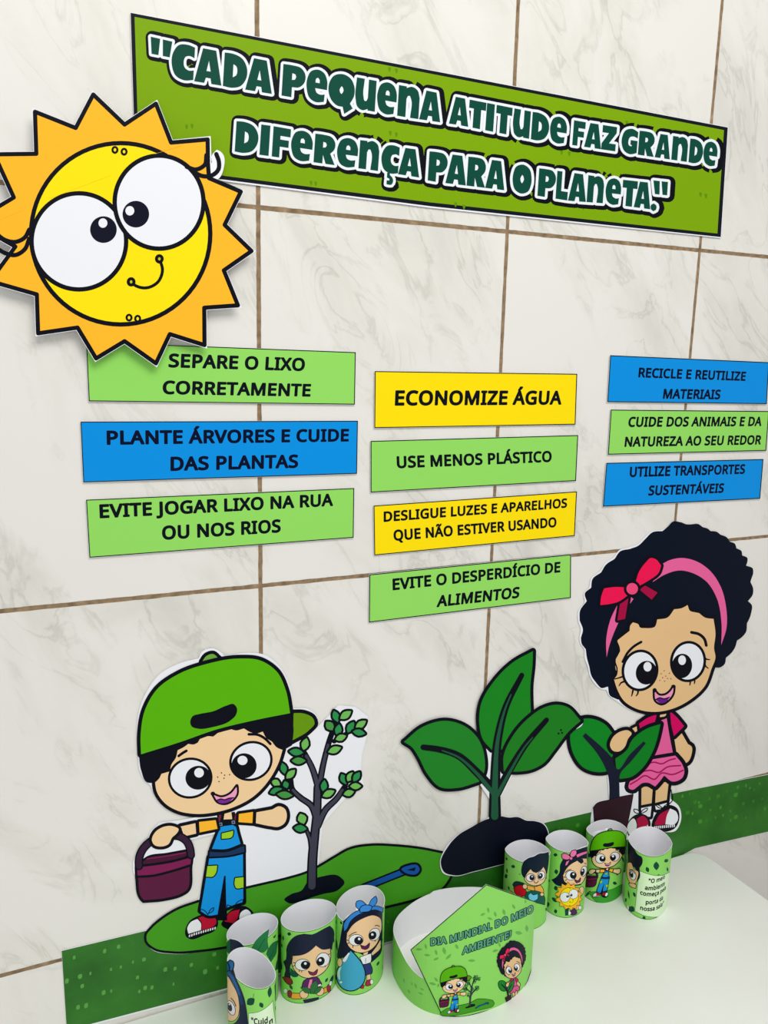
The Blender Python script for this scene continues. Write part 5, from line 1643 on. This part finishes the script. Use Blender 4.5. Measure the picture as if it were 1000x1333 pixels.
A.fill((90, 40, 100), '318,1045! 340,975 400,945 480,935 530,1005! 500,1040 440,1060 380,1060', 0.64)
A.fill((236, 130, 176), '380,1050! 402,960! 432,955! 415,1060!', 0.48)
A.fill(WHITE, '490,1018! 520,1005! 525,1022! 495,1035!', 0.32)
A.fill((42, 48, 62), '325,1180! 420,1162 505,1148! 490,1200 400,1222 345,1215!')
A.oval(FACE, 340, 1120, 44, 40, 20, 0.6)
A.oval(FACE, 510, 1085, 44, 44, -30, 0.6)
for p in ('305,1045! 380,1045 430,1110! 350,1100!', '412,1105! 415,1020 470,968! 492,1040 450,1110!', '440,1110! 480,1055 535,1035! 505,1090 470,1112!'):
    A.fill((48, 112, 62), p, 0.3)
back_leaves(A, A.s.inv(*A.px(100, 900))[0], A.s.inv(*A.px(670, 900))[0])
A.finish()

# beside the crown: girl with a blue bow and a water drop
A = tube('green paper tube printed with a blue-bow girl hugging a big blue water drop', (0.1165, -0.0382), (0.0317, -0.0042), (0.0144, 0.0340), 1.0)
A.frame(425, 1145, 8.333)
rim_tab(A, '195,440! 225,400 330,350! 322,290 330,240 370,228 435,272! 462,262! 495,215 535,178! 548,210 525,275! 612,308! 600,420! 300,470!')
for x, y, l, w, d in ((110, 700, 160, 24, 82), (95, 560, 120, 24, 85), (560, 910, 60, 24, -60), (95, 1050, 90, 40, 60), (160, 470, 40, 24, 60)):
    A.part('printed_leaf')
    A.leaf(x, y, l, w, d, DARK_LEAF)
A.part('girl_print')
A.fill((18, 24, 50), '185,450! 240,400 330,360 440,335 560,320 608,350! 606,640 590,800 490,900! 400,820 280,790 175,850! 140,860 150,650')
A.fill(FACE, '225,580! 290,490 400,420 520,390 580,420 597,500 580,600 540,700 460,770 360,790 270,750 225,690', 0.72)
A.fill((50, 130, 212), '195,560! 190,490 230,420 320,350 430,318 540,288 612,310! 606,352! 540,325 440,345 340,382 260,450 212,545', 0.80)
A.fill((56, 138, 218), '352,320! 325,290 330,240 370,230 432,275!', 0.80)
A.fill((56, 138, 218), '462,275! 490,220 533,182! 545,210 522,275 482,292', 0.80)
A.fill((56, 138, 218), '370,352! 366,312 400,282 450,277 490,292 482,322', 0.80)
small_eye(A, (322, 655), (74, 57), -5, (348, 660), (47, 44), (355, 643), 14)
small_eye(A, (520, 595), (54, 68), 28, (500, 605), (40, 47), (497, 595), 14)
for p in ('245,615 280,585 325,568', '525,500 550,495 575,507', '240,660 222,655', '245,685 225,700', '290,710 288,735', '525,655 530,668'):
    A.line(0.75, p)
A.fill((98, 28, 84), '372,712! 420,726 466,690! 456,735 420,755 386,745', 0.64)
A.fill(FACE, '487,800! 540,730 585,655! 585,740 500,822!', 0.64)
A.fill(FACE, '400,800! 450,780! 440,820 405,822!', 0.48)
A.fill(WHITE, '365,845! 420,822 485,802! 472,900 400,922!', 0.56)
for y in (858, 875, 892):
    A.oval(BLACK, 425, y, 7, 4)
A.fill((44, 54, 116), '400,922! 472,905! 496,990 490,1015 428,1036!', 0.64)
A.fill(FACE, '440,1035! 475,1025! 478,1092! 438,1092!', 0.48)
A.fill((172, 40, 70), '425,1145 442,1095 480,1088 475,1140', 0.64)
A.oval(WHITE, 490, 1108, 16, 26, 0, 0.3)
A.fill((172, 40, 70), '360,1170 395,1140 410,1150 400,1180', 0.48)
A.fill((66, 166, 202), '265,770! 320,830 380,910 414,1010 405,1100 350,1170 270,1200 190,1180 132,1110 125,990 170,890', 1.12)
A.fill(WHITE, '242,790! 255,798! 190,890 174,872!')
A.fill((216, 236, 244), '165,940 150,1000 148,1090 126,1060 128,985')
A.oval(WHITE, 160, 1112, 14, 12)
A.oval(FACE, 148, 897, 25, 43, 0, 0.6)
back_leaves(A, A.s.inv(*A.px(120, 900))[0], A.s.inv(*A.px(590, 900))[0])
A.finish()

# behind the crown: boy with a watering can
A = tube('green paper tube printed with a boy holding a red watering can, behind the crown', (0.3765, -0.0254), (0.0274, -0.0156), (0.0195, 0.0286), 1.35, height=0.1039)
A.frame(645, 1080, 10.25)
rim_tab(A, '350,480! 378,420! 450,375 520,355 580,320 660,310 708,293! 712,360! 690,470! 450,520!')
for x, y, l, w, d in ((238, 492, 60, 46, 20), (155, 548, 70, 24, 85), (325, 595, 30, 10, -30), (150, 390, 50, 22, 70), (675, 640, 40, 20, 80), (180, 780, 60, 20, 70)):
    A.part('printed_leaf')
    A.leaf(x, y, l, w, d, DARK_LEAF)
A.part('boy_print')
A.fill((12, 32, 48), '380,420! 450,375 520,355 580,320 660,310 708,295! 716,350 710,450 690,585! 640,600! 400,670! 350,590 350,500')
A.fill(FACE, '390,660! 420,590 470,528! 500,560 545,577! 600,545 640,498! 660,530 672,620 640,700 570,738 490,738 420,705', 0.72)
A.fill((12, 32, 48), '385,650! 410,590 450,545 470,526! 495,558 545,577! 600,548 640,500! 560,480! 400,520!')
small_eye(A, (470, 640), (56, 48), -5, (488, 640), (34, 38), (490, 625), 10)
small_eye(A, (612, 610), (44, 56), 22, (600, 618), (30, 40), (598, 606), 10)
A.line(0.75, '515,690 525,708 550,710 568,695 572,682')
A.fill((238, 172, 70), '428,742! 520,765 600,742! 638,800 640,858! 600,852 540,822 430,795!', 0.64)
A.line(0.75, '520,765! 525,810!')
A.fill((16, 92, 74), '420,832! 520,815 620,850 655,900 655,1000! 520,965 380,930!', 0.48)
A.fill((112, 202, 234), '440,882! 470,845 500,872 562,858! 560,920 500,948 450,920!', 0.48)
A.fill((18, 52, 52), '228,735 260,690 340,695 392,718 350,742 250,772')
A.fill((200, 18, 36), '250,772! 310,742 350,737 410,820! 400,870 350,888 270,845', 0.64)
A.fill((200, 60, 40), '180,800! 215,815! 265,850! 240,845!')
A.oval(FACE, 395, 757, 28, 30, 0, 0.6)
A.oval(FACE, 620, 862, 22, 20, 0, 0.6)
back_leaves(A, A.s.inv(*A.px(150, 700))[0], A.s.inv(*A.px(700, 700))[0])
A.finish()

# girl with a pink bow and a small sun
A = tube('green paper tube printed with a pink-bow girl holding a small smiling sun', (0.4438, -0.0259), (0.0251, -0.0167), (0.0207, 0.0276), 1.35, height=0.1029)
A.frame(700, 1065, 9.875)
rim_tab(A, '310,520! 305,470! 345,452! 420,470! 422,425 460,405 500,412! 560,385 640,358! 645,470! 400,560!')
for x, y, l, w, d in ((230, 472, 56, 46, 10), (240, 690, 70, 50, 80), (215, 1050, 90, 46, 45), (130, 1110, 70, 50, 90), (232, 1198, 60, 44, 80), (140, 800, 60, 30, 60), (235, 900, 70, 50, 80), (640, 800, 60, 22, 80)):
    A.part('printed_leaf')
    A.leaf(x, y, l, w, d, DARK_LEAF)
A.part('girl_print')
A.fill((16, 28, 50), '178,792! 230,765 280,700 290,600 330,520! 400,468 480,418 560,388 642,362! 640,520! 600,600! 560,860! 370,850! 300,875 240,860')
A.fill(FACE, '328,740! 360,670 420,600 510,548! 550,578 578,545 570,518! 632,520! 636,640 600,780 560,840 500,852 400,850 345,810', 0.72)
A.line(2.2, '510,530 540,540 560,575 580,560 572,530', (16, 28, 50))
A.fill((232, 112, 164), '495,472! 560,445 635,425! 635,450! 560,480 510,505!', 0.64)
A.fill((236, 118, 170), '310,470! 340,455 400,480 430,512! 380,532 320,517!', 0.80)
A.fill((236, 118, 170), '420,472! 440,422 490,412! 500,442 470,490 437,502!', 0.80)
A.fill((236, 118, 170), '370,560! 410,540! 380,600! 355,610!', 0.64)
A.oval((236, 118, 170), 430, 516, 17, 17, 0, 0.4)
small_eye(A, (430, 735), (64, 58), -10, (455, 735), (40, 46), (460, 720), 13)
small_eye(A, (592, 680), (36, 62), 15, (578, 692), (24, 46), (576, 675), 10)
for p in ('355,700 385,670 430,660', '360,760 335,755', '375,790 358,800', '600,580 622,585'):
    A.line(0.75, p)
A.fill((110, 40, 90), '478,792! 520,808 550,770! 540,815 500,830', 0.64)
A.oval(FACE, 560, 940, 30, 60, 15, 0.6)
A.oval(FACE, 500, 1130, 34, 50, 0, 0.6)
A.fill((76, 42, 94), '415,1205 480,1170 505,1220 430,1242', 0.48)
A.oval(WHITE, 402, 1220, 26, 24, 0, 0.3)
A.oval(WHITE, 545, 1150, 18, 24, 0, 0.3)
A.fill(DARK_LEAF, '350,1180! 400,1150! 395,1250! 355,1252!')
back_leaves(A, A.s.inv(*A.px(150, 700))[0], A.s.inv(*A.px(630, 700))[0])
A.finish()
P = Art(A.s, 'sun_print', 'sun_print', A.root, 0.0014)
P.place((157, 304), (740.8, 1166.6), 0.098, 0.103, 6)
sun_art(P, 0.75)
P.finish()

# boy with the green cap
A = tube('green paper tube printed with a small green-capped boy carrying a bucket', (0.5162, -0.0252), (0.0275, -0.0125), (0.0202, 0.0245), 1.35, height=0.1017)
A.frame(755, 1050, 9.875)
rim_tab(A, '135,500! 138,400 160,335! 250,312 320,308! 330,288 375,288 390,310! 470,310 545,330! 575,400 575,500!')
for x, y, l, w, d in ((105, 1120, 110, 30, -50), (290, 920, 60, 50, 80), (265, 1040, 50, 40, 80), (450, 985, 60, 44, 20), (120, 620, 120, 26, 50), (555, 680, 90, 26, 70), (480, 870, 40, 20, 90)):
    A.part('printed_leaf')
    A.leaf(x, y, l, w, d, DARK_LEAF)
A.part('grass_print')
A.fill((62, 160, 50), '112,1100! 250,1090 400,1070 545,1000! 530,1180 430,1245 320,1250 200,1210', 0.4, (20, 80, 40))
back_leaves(A, A.s.inv(*A.px(110, 700))[0], A.s.inv(*A.px(600, 700))[0])
A.finish()
P = Art(A.s, 'boy_print', 'boy_print', A.root, 0.0008)
P.place((285, 1002), (790.4, 1115.8), 0.218, 0.248, 10)
boy_art(P, False, False)
P.finish()

# rightmost: caption
A = tube('green paper tube with the caption O meio ambiente, at the end of the table', (0.5558, -0.0729), (0.0248, -0.0179), (0.0265, 0.0292), 1.3)
A.frame(805, 1070, 9.518)
A.part('caption_panel')
A.fill((218, 244, 202), '265,608! 400,655 500,668 590,648 660,605! 610,1125! 540,1162 440,1176 330,1160 208,1105! 235,850', 0.45, (20, 84, 56))
A.part('lettering')
for s, p in (('"O meio', (372, 752)), ('ambiente', (328, 836)), ('começa pela', (270, 893)), ('porta da', (336, 1016)), ('nossa sala"', (268, 1082))):
    A.text_flat(s, p, 6.2, (18, 28, 28), 0.075, 0.88)
for x, y, l, w, d in ((472, 545, 110, 74, 88), (362, 590, 76, 46, 70), (595, 480, 60, 46, -30), (610, 588, 60, 24, 85), (320, 1192, 60, 40, 80), (550, 1178, 80, 50, -40),
                      (200, 900, 70, 34, 70), (165, 1080, 90, 80, 40), (130, 900, 120, 20, 82), (270, 440, 50, 40, 50), (500, 655, 30, 12, 0)):
    A.part('printed_leaf')
    A.leaf(x, y, l, w, d, DARK_LEAF)
A.part('boy_print')
A.fill((16, 20, 38), '122,235! 200,335 240,400 295,440 300,510 265,572! 268,690 235,745! 245,640 220,590 165,530 118,495!')
A.fill((236, 192, 140), '112,510! 150,502 200,590 245,612 236,700 215,758! 160,762 122,700', 0.64)
A.fill((236, 192, 140), '132,762! 200,768 222,782 215,820! 150,792', 0.64)
small_eye(A, (180, 655), (36, 62), -14, (166, 650), (22, 42), (165, 630), 9)
A.line(0.75, '140,590 175,600 205,640')
A.oval(WHITE, 122, 1060, 10, 26, -10)
back_leaves(A, A.s.inv(*A.px(130, 700))[0], A.s.inv(*A.px(650, 700))[0])
A.finish()
